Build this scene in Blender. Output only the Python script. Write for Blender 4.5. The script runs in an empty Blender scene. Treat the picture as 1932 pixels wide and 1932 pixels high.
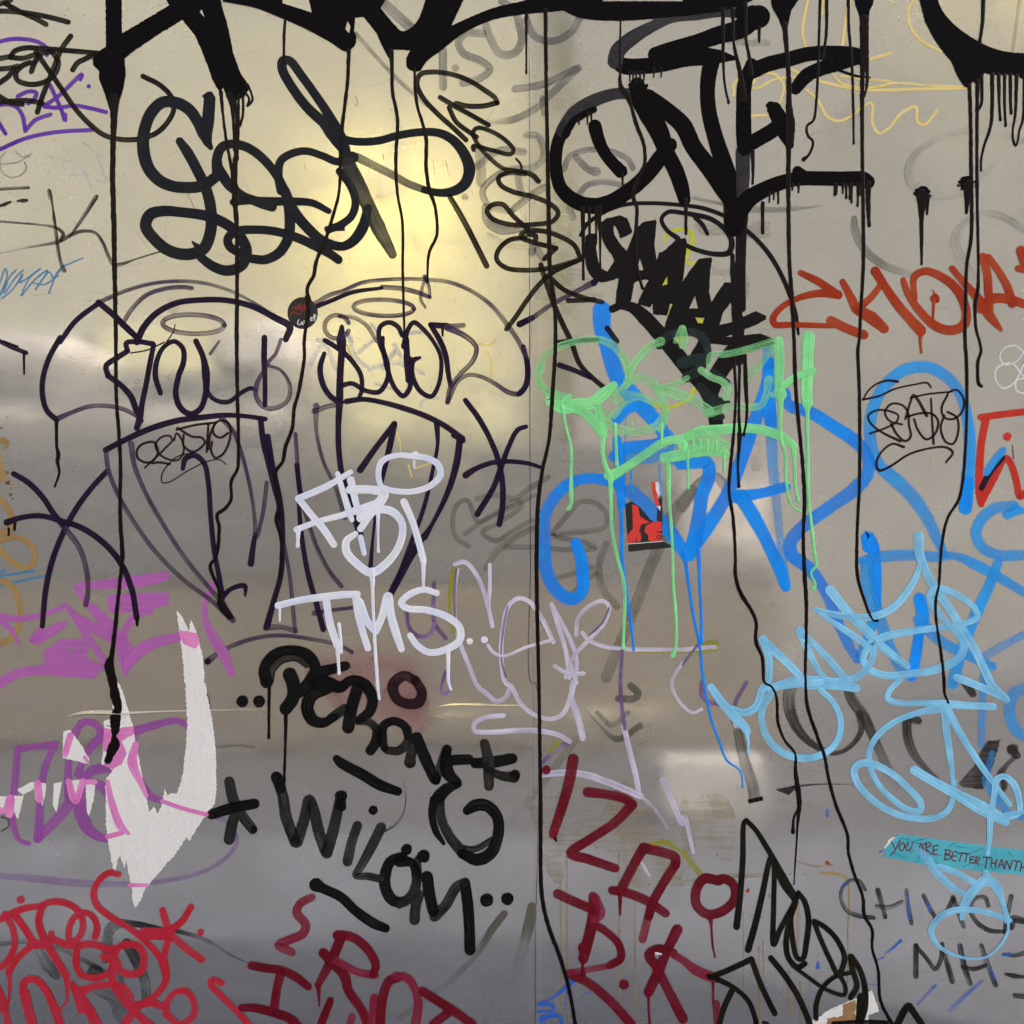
import bpy, math, random
from mathutils import Vector, noise
from mathutils.geometry import delaunay_2d_cdt
random.seed(7)
R = math.radians
sc = bpy.context.scene
COL = sc.collection
# ------------------------------------------------------------------ camera, sky, sun, exposure
W = 2.0                       # metres of wall across the photograph
EYE = 1.50
DIST = 2.14
cam = bpy.data.cameras.new('camera'); co = bpy.data.objects.new('camera', cam); COL.objects.link(co)
co.location = (0, -DIST, EYE); co.rotation_euler = (R(90), 0, 0)
cam.sensor_width = 36; cam.lens = 36 * DIST / W; cam.clip_start = .02; cam.clip_end = 500
sc.camera = co
wd = bpy.data.worlds.new('World'); sc.world = wd; wd.use_nodes = True
nt = wd.node_tree; nt.nodes.clear()
sky = nt.nodes.new('ShaderNodeTexSky'); sky.sky_type = 'NISHITA'; sky.sun_disc = False
SUN_EL, SUN_AZ = R(44), R(60)
sky.sun_elevation = SUN_EL; sky.sun_rotation = SUN_AZ; sky.air_density = .9; sky.dust_density = 7.0; sky.ozone_density = .5
bg = nt.nodes.new('ShaderNodeBackground'); bg.inputs[1].default_value = 0.15
wo = nt.nodes.new('ShaderNodeOutputWorld')
nt.links.new(sky.outputs[0], bg.inputs[0]); nt.links.new(bg.outputs[0], wo.inputs[0])
sl = bpy.data.lights.new('sun', 'SUN'); sl.energy = 2.0; sl.angle = R(.5); sl.color = (1, .93, .82)
so = bpy.data.objects.new('sun', sl); COL.objects.link(so)
sd = Vector((math.sin(SUN_AZ) * math.cos(SUN_EL), math.cos(SUN_AZ) * math.cos(SUN_EL), math.sin(SUN_EL)))
so.rotation_euler = sd.to_track_quat('Z', 'Y').to_euler(); so.location = (0, 5, 8)
sc.view_settings.view_transform = 'Standard'; sc.view_settings.look = 'None'
sc.view_settings.gamma = 1; sc.view_settings.exposure = 2.4; sc.view_settings.use_curve_mapping = False
sc.cycles.transparent_max_bounces = 48
sc.cycles.use_denoising = True

# ------------------------------------------------------------------ materials
class N:
    def __init__(s, name):
        s.m = bpy.data.materials.new(name); s.m.use_nodes = True; s.t = s.m.node_tree; s.t.nodes.clear()
        s.out = s.t.nodes.new('ShaderNodeOutputMaterial')
    def n(s, typ, **kw):
        x = s.t.nodes.new('ShaderNode' + typ)
        for k, v in kw.items(): setattr(x, k, v)
        return x
    def l(s, a, b): s.t.links.new(a, b)
    def val(s, sock, v):
        if hasattr(v, 'links') or isinstance(v, bpy.types.NodeSocket): s.l(v, sock)
        else: sock.default_value = v
    def math(s, op, a, b=0., c=0., clamp=False):
        x = s.n('Math', operation=op, use_clamp=clamp)
        s.val(x.inputs[0], a); s.val(x.inputs[1], b); s.val(x.inputs[2], c); return x.outputs[0]
    def noise(s, vec, scale, detail=3, rough=.55, sc3=None):
        if sc3:
            m = s.n('Mapping'); s.l(vec, m.inputs[0]); m.inputs['Scale'].default_value = sc3; vec = m.outputs[0]
        x = s.n('TexNoise'); s.l(vec, x.inputs['Vector']); x.inputs['Scale'].default_value = scale
        x.inputs['Detail'].default_value = detail; x.inputs['Roughness'].default_value = rough
        return x.outputs[0]
    def ramp(s, f, a, b, lo=0., hi=1.):
        x = s.n('MapRange', interpolation_type='SMOOTHSTEP'); s.val(x.inputs[0], f)
        for i, v in ((1, a), (2, b), (3, lo), (4, hi)): s.val(x.inputs[i], v)
        return x.outputs[0]
    def mix(s, f, a, b):
        x = s.n('Mix', data_type='RGBA'); s.val(x.inputs[0], f)
        for i, v in ((6, a), (7, b)):
            if isinstance(v, tuple): x.inputs[i].default_value = (*v[:3], 1)
            else: s.l(v, x.inputs[i])
        return x.outputs[2]

def ink(name, col, alpha=1., streak=0., soft=0., rough=.45, rim=0., col2=None, sy=260., bump=.0, edge=0., spec=.16):
    """paint or marker ink; 'st' = (along, across, seed) in metres, 'vv' = -1..1 across, 'dens' = how thickly it went on"""
    g = N(name)
    st = g.n('Attribute', attribute_name='st').outputs['Vector']
    vv = g.n('Attribute', attribute_name='vv').outputs['Fac']
    dn = g.n('Attribute', attribute_name='dens').outputs['Fac']
    pr = g.n('BsdfPrincipled'); pr.inputs['Roughness'].default_value = rough
    pr.inputs['Specular IOR Level'].default_value = spec
    cl = g.noise(st, 1, 6, .62, (6, sy, 1))             # brush streaks that run with the stroke
    bl = g.noise(st, 14, 2)                            # slow blotches
    c2 = col2 or tuple(min(1, c * .72 + .006) for c in col)
    f = g.math('MULTIPLY', g.ramp(bl, .38, .66), .85)
    g.l(g.mix(f, col, c2), pr.inputs['Base Color'])
    av = g.math('ABSOLUTE', vv)
    a = None
    if alpha < .999 or streak > 0 or soft > 0:
        s = g.ramp(cl, .25, .75, -streak * .8, streak * .5)
        a = g.math('ADD', alpha, s)
        if rim: a = g.math('ADD', a, g.math('MULTIPLY', g.ramp(av, .62, .97), rim))
        a = g.math('ADD', a, g.ramp(bl, .35, .65, -.5 * streak, .3 * streak))
        d1 = g.math('SUBTRACT', dn, 1.)
        a = g.math('ADD', a, d1)
        if soft > 0:
            e = g.math('ADD', g.math('SUBTRACT', 1., av), g.ramp(g.noise(st, 700, 2), .3, .7, -soft * .25, soft * .25))
            a = g.math('MULTIPLY', a, g.ramp(e, 0., soft))
        a = g.math('MULTIPLY', a, 1., clamp=True)
    if bump:                                            # raised rim, brush ridges and lumps of thick paint
        b = g.n('Bump'); b.inputs['Strength'].default_value = bump; b.inputs['Distance'].default_value = .0006
        h = g.math('ADD', g.math('MULTIPLY', g.ramp(av, 1., .72), .8), g.math('MULTIPLY', cl, .5))
        h = g.math('ADD', h, g.math('MULTIPLY', g.noise(st, 150, 3), .9))
        g.l(h, b.inputs['Height']); g.l(b.outputs[0], pr.inputs['Normal'])
    if a is not None:
        tr = g.n('BsdfTransparent'); mx = g.n('MixShader'); g.l(a, mx.inputs[0])
        g.l(tr.outputs[0], mx.inputs[1]); g.l(pr.outputs[0], mx.inputs[2]); g.l(mx.outputs[0], g.out.inputs[0])
    else: g.l(pr.outputs[0], g.out.inputs[0])
    return g.m

def solid(name, col, rough=.6, var=.15, scale=8., metal=0., col2=None, bump=0., emit=None, spec=.4):
    g = N(name); tc = g.n('TexCoord').outputs['Object']; pr = g.n('BsdfPrincipled')
    f = g.ramp(g.noise(tc, scale, 6), .35, .65)
    c2 = col2 or tuple(c * (1 - var) for c in col)
    g.l(g.mix(f, col, c2), pr.inputs['Base Color']); pr.inputs['Roughness'].default_value = rough
    pr.inputs['Metallic'].default_value = metal; pr.inputs['Specular IOR Level'].default_value = spec
    if bump:
        b = g.n('Bump'); b.inputs['Strength'].default_value = .6; b.inputs['Distance'].default_value = bump
        g.l(g.noise(tc, scale * 12, 6, .7), b.inputs['Height']); g.l(b.outputs[0], pr.inputs['Normal'])
    if emit: pr.inputs['Emission Color'].default_value = (*emit[0], 1); pr.inputs['Emission Strength'].default_value = emit[1]
    g.l(pr.outputs[0], g.out.inputs[0]); return g.m

def metal_mat():
    g = N('bare_sheet_metal'); tc = g.n('TexCoord').outputs['Object']
    def gloss(r, nrm):
        p = g.n('BsdfPrincipled'); p.inputs['Metallic'].default_value = 1
        g.val(p.inputs['Roughness'], r); g.l(nrm, p.inputs['Normal']); return p
    # waviness of the sheet, orange peel, fine grain
    wave = g.noise(tc, 1, 2, .5, (2.2, 1, 3.4))
    peel = g.noise(tc, 170, 2)
    grain = g.noise(tc, 1, 3, .6, (60, 1, 1400))
    fine = g.noise(tc, 900, 2)
    b1 = g.n('Bump'); b1.inputs['Strength'].default_value = 1; b1.inputs['Distance'].default_value = .0008; g.l(wave, b1.inputs['Height'])
    b2 = g.n('Bump'); b2.inputs['Strength'].default_value = 1; b2.inputs['Distance'].default_value = .000010; g.l(peel, b2.inputs['Height']); g.l(b1.outputs[0], b2.inputs['Normal'])
    film = g.ramp(g.noise(tc, 3.1, 6, .62), .34, .68)
    smear = g.ramp(g.noise(tc, 1, 8, .7, (4, 1, 9)), .42, .66)
    spots = g.ramp(g.noise(tc, 95, 3, .6), .70, .76)
    tint = g.mix(film, (.495, .497, .495), (.42, .42, .417))
    tint = g.mix(g.math('MULTIPLY', grain, .10), tint, (.45, .44, .42))
    tint = g.mix(g.math('MULTIPLY', spots, .25), tint, (.30, .26, .2))
    tint = g.mix(g.math('MULTIPLY', g.ramp(fine, .3, .7), .2), tint, (.4, .39, .38))
    ra = g.math('ADD', g.math('MULTIPLY', smear, .10), g.math('ADD', .055, g.math('MULTIPLY', film, .03)))
    pa = gloss(ra, b2.outputs[0]); pb = gloss(.34, b2.outputs[0])
    g.l(tint, pa.inputs['Base Color']); g.l(tint, pb.inputs['Base Color'])
    mx = g.n('MixShader'); g.val(mx.inputs[0], g.math('ADD', .20, g.math('MULTIPLY', film, .14)))
    g.l(pa.outputs[0], mx.inputs[1]); g.l(pb.outputs[0], mx.inputs[2])
    # thin dust film on top
    df = g.n('BsdfDiffuse'); df.inputs[0].default_value = (.31, .305, .29, 1)
    m2 = g.n('MixShader'); g.val(m2.inputs[0], g.math('ADD', .035, g.math('MULTIPLY', smear, .10)))
    g.l(mx.outputs[0], m2.inputs[1]); g.l(df.outputs[0], m2.inputs[2]); g.l(m2.outputs[0], g.out.inputs[0])
    return g.m

M = {}
M['metal'] = metal_mat()
M['black'] = ink('black_enamel', (.0025, .0022, .0025), rough=.42, col2=(.003, .0022, .003), spec=.05, bump=.4)
M['drip'] = ink('black_drip', (.0035, .0018, .0022), rough=.3, col2=(.006, .0016, .0025), spec=.12, bump=.3)
M['mop'] = ink('blue_black_mop_ink', (.007, .008, .013), .985, .04, 0, .5, col2=(.013, .014, .015), spec=.12)
M['mopthin'] = ink('thin_black_mop_ink', (.030, .032, .030), .84, .16, 0, .5, .06, spec=.07)
M['slam'] = ink('matt_black_brush_paint', (.006, .004, .004), rough=.65, col2=(.006, .0045, .0045), spec=.12, bump=.4)
M['brown'] = ink('brown_black_marker', (.010, .007, .003), .90, .20, .10, .45, .10, spec=.07)
M['thinbr'] = ink('dry_brown_marker', (.022, .016, .009), .80, .45, .2, .5)
M['purp'] = ink('purple_marker', (.15, .035, .40), .86, .14, .12, .5, col2=(.10, .02, .30))
M['plum'] = ink('plum_black_marker', (.012, .005, .024), .95, .12, .08, .45, .1, col2=(.018, .009, .026), spec=.07)
M['lilac'] = ink('thin_plum_marker', (.045, .020, .055), .68, .34, .1, .45, .24, col2=(.075, .04, .09), spec=.07)
M['maroonln'] = ink('thin_maroon_marker', (.020, .003, .008), .9, .12, .15, .45, spec=.07)
M['ghost'] = ink('faded_grey_marker', (.12, .12, .13), .40, .24, .2, .5, .1)
M['ghost2'] = ink('faded_olive_marker', (.13, .12, .09), .34, .16, .2, .5, .05)
M['ghost3'] = ink('faded_black_marker', (.02, .02, .022), .72, .45, .2, .5, .1)
M['smoke'] = ink('brown_smeared_ink', (.035, .025, .02), .66, .32, .25, .5)
M['orange'] = ink('rust_red_paint', (.44, .048, .006), .90, .20, .05, .42, bump=.5, col2=(.30, .020, .004))
M['red2'] = ink('bright_red_marker', (.62, .035, .02), .90, .10, .2, .45, col2=(.5, .02, .015))
M['green'] = ink('mint_green_paint', (.25, .82, .31), .84, .22, .08, .38, .06, col2=(.28, .84, .32), bump=.6)
M['greenthin'] = ink('thin_mint_green_paint', (.28, .80, .31), .50, .26, .12, .4, .10, col2=(.36, .86, .36))
M['blue'] = ink('bright_blue_spray', (.0, .25, .90), .88, .16, .22, .5, col2=(.0, .30, .93), spec=.2)
M['bluethin'] = ink('sky_blue_spray', (.02, .34, .84), .76, .16, .28, .5, col2=(.03, .38, .88), spec=.2)
M['lblue'] = ink('pale_blue_paint', (.24, .63, .90), .86, .32, .1, .45, .08, bump=.4, col2=(.30, .68, .93))
M['white'] = ink('white_marker', (.88, .89, .93), .94, .16, .1, .45, .1, bump=.4, col2=(.66, .68, .84))
M['whitethin'] = ink('faint_white_marker', (.70, .70, .72), .45, .3, .3, .6)
M['wline'] = ink('white_liner', (.80, .80, .82), .93, .1, .1, .5)
M['lav'] = ink('lavender_white_marker', (.68, .62, .78), .80, .34, .25, .5, col2=(.68, .65, .72))
M['violet'] = ink('violet_marker', (.13, .06, .20), .80, .3, .2, .5, col2=(.30, .2, .38))
M['yel'] = ink('yellow_chalk_marker', (.86, .68, .24), .95, .18, .25, .6, col2=(.70, .52, .16))
M['fluo'] = ink('neon_yellow_marker', (.75, .75, .04), .8, .2, .2, .5)
M['olive'] = ink('olive_yellow_marker', (.38, .36, .03), .75, .3, .2, .5)
M['crim'] = ink('dark_crimson_paint', (.17, .0015, .015), .92, .20, .06, .42, bump=.5, col2=(.10, .002, .007))
M['crimthin'] = ink('thin_crimson_paint', (.26, .012, .04), .82, .28, .1, .45, .15)
M['red'] = ink('red_paint', (.56, .026, .055), .90, .22, .10, .45, bump=.5, col2=(.46, .014, .026))
M['dab'] = ink('black_dabber_ink', (.0025, .0025, .003), .985, .22, .06, .5, .1, col2=(.007, .007, .007), sy=420, spec=.07)
M['dabthin'] = ink('streaky_black_dabber_ink', (.006, .006, .005), .90, .36, .08, .5, .2, col2=(.03, .03, .028), sy=420, spec=.07)
M['ringink'] = ink('brown_black_dabber_ink', (.018, .005, .006), .92, .35, .08, .5, .15, sy=420, spec=.07)
M['pinkfilm'] = ink('pink_smear', (.42, .08, .13), .24, .08, .95, .6)
M['mag'] = ink('magenta_brush_paint', (.52, .14, .47), .82, .18, .16, .5, col2=(.48, .13, .45))
M['magthin'] = ink('violet_brush_paint', (.42, .09, .42), .74, .22, .15, .5, col2=(.30, .08, .34))
M['magfaint'] = ink('faint_violet_paint', (.30, .15, .42), .40, .2, .3, .5)
M['pink'] = ink('hot_pink_paint', (.78, .20, .52), .90, .14, .15, .5, col2=(.80, .30, .58))
M['tan'] = ink('tan_spray', (.42, .26, .09), .88, .12, .2, .5)
M['mblk'] = ink('olive_black_marker', (.006, .006, .004), .98, .08, .08, .45, .1, col2=(.013, .013, .009), spec=.07)
M['glue'] = ink('amber_glue', (.44, .29, .07), .36, .24, .3, .35)
M['tape'] = ink('old_clear_tape', (.50, .46, .36), .42, .25, 0, .35)
M['cyan'] = ink('small_blue_pencil', (.06, .28, .52), .85, .3, .3, .5)
M['dblue'] = ink('ultramarine_marker', (.03, .16, .70), .75, .4, .2, .5)

# ------------------------------------------------------------------ tracing helpers: wall units, 5796 across the 2 m of wall
U = W / 5796.
OFF = {c: ((i % 3) * 1932, (i // 3) * 1932, 1.) for i, c in enumerate('ABCDEFGHI')}
OFF['J'] = (3162.5, 1054.2, .6944); OFF['L'] = (0., 3162.5, .75398); OFF['K'] = (1341.7, 3545.8, .8928)
def wx(x): return (x - 2898) * U
def wz(y): return EYE + (2898 - y) * U

def parse(path, w):
    """'A 10,20 30,40,w,dens !50,60' -> list of runs of (x, y, w, dens); '!' makes a sharp corner, '|' lifts the pen"""
    runs, cur, ox, oy, sc_, lw, ld = [], [], 0, 0, 1., w, 1.
    for tk in path.split():
        if tk in OFF: ox, oy, sc_ = OFF[tk]; continue
        if tk == '|': runs.append(cur); cur = []; lw = w; ld = 1.; continue
        sharp = tk[0] == '!'
        q = tk.lstrip('!').split(',')
        if len(q) > 2 and q[2]: lw = float(q[2]) * sc_
        if len(q) > 3: ld = float(q[3])
        p = (float(q[0])*sc_ + ox, float(q[1])*sc_ + oy, lw, ld)
        cur.append(p)
        if sharp and len(cur) > 1: runs.append(cur); cur = [p]
    runs.append(cur)
    return [r for r in runs if len(r) > 0]

def smooth(r, step=9., closed=False):
    n = len(r)
    if n < 2: return r
    if n == 2 and not closed:
        a, b = r; L = math.hypot(b[0]-a[0], b[1]-a[1]); k = max(2, int(L / 25))
        return [tuple(a[i] + (b[i]-a[i]) * t / k for i in range(4)) for t in range(k + 1)]
    out = []
    for i in range(n if closed else n - 1):
        if closed: p0, p1, p2, p3 = r[i-1], r[i], r[(i+1) % n], r[(i+2) % n]
        else:
            p1, p2 = r[i], r[i+1]
            p0 = r[i-1] if i else tuple(2*a-b for a, b in zip(p1, p2))
            p3 = r[i+2] if i + 2 < n else tuple(2*b-a for a, b in zip(p1, p2))
        d = [max(1e-3, math.hypot(a[0]-b[0], a[1]-b[1]) ** .5) for a, b in ((p0, p1), (p1, p2), (p2, p3))]
        t0, t1 = 0., d[0]; t2 = t1 + d[1]; t3 = t2 + d[2]
        L = math.hypot(p2[0]-p1[0], p2[1]-p1[1]); k = max(1, int(L / step))
        for j in range(k):
            t = t1 + (t2-t1) * j / k; pt = []
            for c in range(4):
                if c > 1: pt.append(p1[c] + (p2[c]-p1[c]) * j / k); continue
                a1 = (t1-t)/(t1-t0)*p0[c] + (t-t0)/(t1-t0)*p1[c]
                a2 = (t2-t)/(t2-t1)*p1[c] + (t-t1)/(t2-t1)*p2[c]
                a3 = (t3-t)/(t3-t2)*p2[c] + (t-t2)/(t3-t2)*p3[c]
                b1 = (t2-t)/(t2-t0)*a1 + (t-t0)/(t2-t0)*a2
                b2 = (t3-t)/(t3-t1)*a2 + (t-t1)/(t3-t1)*a3
                pt.append((t2-t)/(t2-t1)*b1 + (t-t1)/(t2-t1)*b2)
            out.append(tuple(pt))
    if not closed: out.append(r[-1])
    return out

def ribbon(V, F, A, r, z, jit=0., flat=False, rise=1.8e-5, dome=0.):
    pts = smooth(r, 9.); seed = random.random() * 50
    if len(pts) == 1:
        x, y, w, d = pts[0]; k = len(V); n = 22
        V.append((wx(x), -z, wz(y))); A.append((0, 0, seed, 0, d))
        for i in range(n):
            a = 2*math.pi*i/n; q = w/2*(1 + jit * noise.noise((math.cos(a)*2, math.sin(a)*2, seed)))
            V.append((wx(x + q*math.cos(a)), -z + 0, wz(y + q*math.sin(a)))); A.append((q*math.cos(a)*U, q*math.sin(a)*U, seed, 1, d))
        for i in range(n): F.append((k, k+1+(i+1) % n, k+1+i))
        return
    if dome and len(pts) > 6:                           # runs end in a bead
        for k, f in ((-1, 1.35), (-2, 1.3), (-3, 1.12)): p = pts[k]; pts[k] = (p[0], p[1], p[2]*f, p[3])
    T = []
    for i in range(len(pts)):
        a, b = pts[max(0, i-1)], pts[min(len(pts)-1, i+1)]
        dx, dy = b[0]-a[0], b[1]-a[1]; L = math.hypot(dx, dy) or 1; T.append((dx/L, dy/L))
    rows = []
    def cap(p, t, s):
        if flat: return [(p[0]+s*t[0]*4, p[1]+s*t[1]*4, p[2]*.96, p[3], t)]
        o = []
        for q in (1., .97, .87, .68, .42, .12):
            h = p[2]/2; e = math.sqrt(1-q*q) * h
            o.append((p[0]+s*t[0]*e, p[1]+s*t[1]*e, p[2]*q, p[3], t))
        return o[1:]
    rows += cap(pts[0], T[0], -1)[::-1]
    rows += [(*p, t) for p, t in zip(pts, T)]
    rows += cap(pts[-1], T[-1], 1)
    n = len(rows); u = 0; base = len(V); lat = (-1, 1) if not dome else (-1, -.75, -.35, 0, .35, .75, 1)
    m = len(lat)
    for i, (x, y, w, d, t) in enumerate(rows):
        if i: u += math.hypot(x-rows[i-1][0], y-rows[i-1][1]) * U
        zz = z + rise * i / n
        for s in lat:
            h = w/2
            if jit: h *= 1 + jit * (noise.noise((u*90, s*7, seed)) + .6*noise.noise((u*330, s*7, seed)))
            V.append((wx(x - t[1]*h*s), -(zz + dome * math.sqrt(max(0, 1-s*s)) * min(1, w/20.) * U * 4), wz(y + t[0]*h*s)))
            A.append((u, h*s*U, seed, s, d))
    for i in range(n-1):
        for j in range(m-1):
            a = base + i*m + j; F.append((a, a+1, a+m+1, a+m))

def mesh_obj(name, V, F, A, mat, parent=None):
    me = bpy.data.meshes.new(name); me.from_pydata(V, [], F)
    if A:
        for nm, ty, at, dat in (('st', 'FLOAT_VECTOR', 'vector', [c for a in A for c in a[:3]]), ('vv', 'FLOAT', 'value', [a[3] for a in A]), ('dens', 'FLOAT', 'value', [a[4] for a in A])):
            me.attributes.new(nm, ty, 'POINT').data.foreach_set(at, dat)
        for p in me.polygons: p.use_smooth = True
    me.materials.append(mat); me.update()
    o = bpy.data.objects.new(name, me); COL.objects.link(o)
    if parent:
        o.parent = parent
        o.matrix_parent_inverse = parent.matrix_world.inverted() if parent.type != 'EMPTY' else o.matrix_parent_inverse
    return o

CUR = {}
NTAG = [0]
def T(name, label, cat, mat, w, layer, group=None, jit=0.):
    e = bpy.data.objects.new(name, None); COL.objects.link(e); e.empty_display_size = .05
    e['label'] = label; e['category'] = cat
    if group: e['group'] = group
    CUR.update(e=e, mat=mat, w=w, z=.0003 + layer * 7e-5, n=0, jit=jit, top=0)
    return e
def nz():
    z = CUR['z'] + CUR.get('top', 0) + CUR['n'] * 7e-6; CUR['n'] += 1; return z
def S(path, w=None, mat=None, name='stroke', jit=None, flat=False, label=None, dome=0.):
    """every pen stroke is one part; sharp corners stay inside it"""
    if '|' in path:                                     # pen lifted: the next mark is a part of its own
        tile = ''
        for q in path.split('|'):
            if tile and q.split()[0] not in OFF: q = tile + ' ' + q
            tile = [t for t in q.split() if t in OFF][-1]; o = S(q, w, mat, name, jit, flat, label, dome)
        return o
    V, F, A = [], [], []; z = nz()
    for r in parse(path, w or CUR['w']):
        ribbon(V, F, A, r, z, CUR['jit'] if jit is None else jit, flat, dome=dome); z += 5e-6
    if not V: return
    o = mesh_obj(name, V, F, A, M[mat or CUR['mat']], CUR['e'])
    if label: o['label'] = label
    return o
def D(path, w=18, mat='drip', jit=.2):
    return S(path, w, mat, 'drip', jit, dome=.5)
def dot(path, w, mat=None, jit=.1):
    return S(path.replace('|', ' | '), w, mat, 'dot', jit)
def ell(tile, cx, cy, rx, ry, w=None, rot=0, a0=0, a1=360, mat=None, name='loop', dens=1., n=20):
    pts = []
    for i in range(n + 1):
        a = R(a0 + (a1-a0)*i/n); x, y = rx*math.cos(a), ry*math.sin(a); c, s = math.cos(R(rot)), math.sin(R(rot))
        pts.append('%.1f,%.1f,%s,%s' % (cx + x*c - y*s, cy + x*s + y*c, w or CUR['w'], dens))
    return S(tile + ' ' + ' '.join(pts), w, mat, name)
def outline(path, jit=0., step=14.):
    """closed outline with smooth runs between '!' corners"""
    runs = parse(path, 1); pts = []
    if len(runs) == 1 and '!' not in path: pts = [p[:2] for p in smooth(runs[0], step, True)]
    else:
        for r in runs: pts += [p[:2] for p in (smooth(r, step) if len(r) > 1 else r)]
    o = []
    for p in pts:
        if not o or math.hypot(p[0]-o[-1][0], p[1]-o[-1][1]) > 1.5: o.append(p)
    if math.hypot(o[0][0]-o[-1][0], o[0][1]-o[-1][1]) < 1.5: o.pop()
    if jit:
        q = []
        for i, p in enumerate(o):
            b = o[(i+1) % len(o)]; L = math.hypot(b[0]-p[0], b[1]-p[1]); k = max(1, int(L/7))
            for j in range(k): q.append((p[0]+(b[0]-p[0])*j/k, p[1]+(b[1]-p[1])*j/k))
        o = [(x + jit*(noise.noise((x*.07, y*.07, 1)) + .7*noise.noise((x*.23, y*.23, 5))), y + jit*(noise.noise((x*.07, y*.07, 9)) + .7*noise.noise((x*.23, y*.23, 13)))) for x, y in q]
    return o
def P(path, mat=None, name='patch', jit=0., thick=0., parent=None, label=None, dens=1., z=None, holes=()):
    o = outline(path, jit); n = len(o)
    hs = [outline(h, min(jit, 1.5)) for h in holes]; pts = list(o); hf = []
    for h in hs: hf += [(len(pts)+i, len(pts)+(i+1) % len(h)) for i in range(len(h))]; pts += h
    vs, es, fs, *_ = delaunay_2d_cdt([Vector(p) for p in pts], hf, [list(range(n))], 1, 1e-3)
    def inside(c, h):
        r = False
        for i in range(len(h)):
            a, b = h[i], h[i-1]
            if (a[1] > c[1]) != (b[1] > c[1]) and c[0] < (b[0]-a[0])*(c[1]-a[1])/(b[1]-a[1])+a[0]: r = not r
        return r
    fs = [f for f in fs if not any(inside([sum(vs[i][k] for i in f)/len(f) for k in (0, 1)], h) for h in hs)]
    z = nz() if z is None else z; z -= CUR.get('top', 0) * (thick > 0); s = random.random()*50
    V = [(wx(p[0]), -z - thick, wz(p[1])) for p in vs]; A = [(p[0]*U*1.5, p[1]*U*.8, s, 0, dens) for p in vs]
    F = [tuple(f) for f in fs]
    if thick:                                           # give paper its thickness: a skirt back to the wall
        k = len(V)
        for p in o: V.append((wx(p[0]), -z - thick, wz(p[1]))); A.append((p[0]*U, p[1]*U, s, 0, 1)); V.append((wx(p[0]), -.0001, wz(p[1]))); A.append((p[0]*U, p[1]*U, s, 0, 1))
        for i in range(n): a, b = k+2*i, k+2*((i+1) % n); F.append((a, b, b+1, a+1))
    ob = mesh_obj(name, V, F, A, M[mat or CUR['mat']], parent or CUR['e'])
    if label: ob['label'] = label
    if thick: CUR['top'] = max(CUR.get('top', 0), thick)
    return ob
def fringe(tile, xs, y, L, w=12, mat='drip'):
    """row of short drips under a thick wet stroke"""
    for i, (x, l) in enumerate(zip(xs, L)):
        yy = y(x) if callable(y) else y
        D('%s %g,%g,%g %g,%g,%g %g,%g,%g' % (tile, x, yy, w*1.2, x+1, yy+l*.6, w*.8, x, yy+l, w*.75), 18, mat)

def paper_mat(name, col, scale=1.):
    """fibrous paper with creases and lifted ripples"""
    g = N(name); tc = g.n('TexCoord').outputs['Object']; pr = g.n('BsdfPrincipled'); pr.inputs['Roughness'].default_value = .85
    pr.inputs['Specular IOR Level'].default_value = .2
    f = g.ramp(g.noise(tc, 420, 4, .7), .3, .7); st = g.ramp(g.noise(tc, 11, 5, .6), .52, .75)
    c = g.mix(f, col, tuple(x*.84 for x in col)); c = g.mix(g.math('MULTIPLY', st, .35), c, (col[0]*.86, col[1]*.78, col[2]*.64))
    g.l(c, pr.inputs['Base Color'])
    b1 = g.n('Bump'); b1.inputs['Distance'].default_value = .0035; g.l(g.noise(tc, 1, 3, .5, (22, 1, 9)), b1.inputs['Height'])
    b2 = g.n('Bump'); b2.inputs['Distance'].default_value = .0007; g.l(g.noise(tc, 500, 5, .7), b2.inputs['Height']); g.l(b1.outputs[0], b2.inputs['Normal'])
    g.l(b2.outputs[0], pr.inputs['Normal']); g.l(pr.outputs[0], g.out.inputs[0]); return g.m
# ------------------------------------------------------------------ the wall and the place it mirrors
def box(V, F, x0, x1, y0, y1, z0, z1, b=0.):
    k = len(V)
    if b <= 0:
        V += [(x0,y0,z0),(x1,y0,z0),(x1,y1,z0),(x0,y1,z0),(x0,y0,z1),(x1,y0,z1),(x1,y1,z1),(x0,y1,z1)]
        F += [tuple(k+i for i in f) for f in ((0,3,2,1),(4,5,6,7),(0,1,5,4),(1,2,6,5),(2,3,7,6),(3,0,4,7))]
def bobj(name, boxes, mat, parent=None, bev=0.):
    V, F = [], []
    for b in boxes: box(V, F, *b)
    me = bpy.data.meshes.new(name); me.from_pydata(V, [], F); me.materials.append(mat)
    o = bpy.data.objects.new(name, me); COL.objects.link(o)
    if parent: o.parent = parent
    if bev:
        m = o.modifiers.new('bevel', 'BEVEL'); m.width = bev; m.segments = 3
    return o
def prof(name, pts, x0, x1, mat, parent=None, bev=0.):
    """side profile (y, z) swept along x"""
    n = len(pts); V = [(x0, y, z) for y, z in pts] + [(x1, y, z) for y, z in pts]
    F = [tuple(range(n))[::-1], tuple(range(n, 2*n))] + [(i, (i+1) % n, n+(i+1) % n, n+i) for i in range(n)]
    me = bpy.data.meshes.new(name); me.from_pydata(V, [], F); me.materials.append(mat)
    o = bpy.data.objects.new(name, me); COL.objects.link(o)
    if parent: o.parent = parent
    if bev: m = o.modifiers.new('bevel', 'BEVEL'); m.width = bev; m.segments = 3
    return o
def thing(name, label, cat):
    e = bpy.data.objects.new(name, None); COL.objects.link(e); e['label'] = label; e['category'] = cat; return e
def struct(o): o['kind'] = 'structure'; return o

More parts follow.
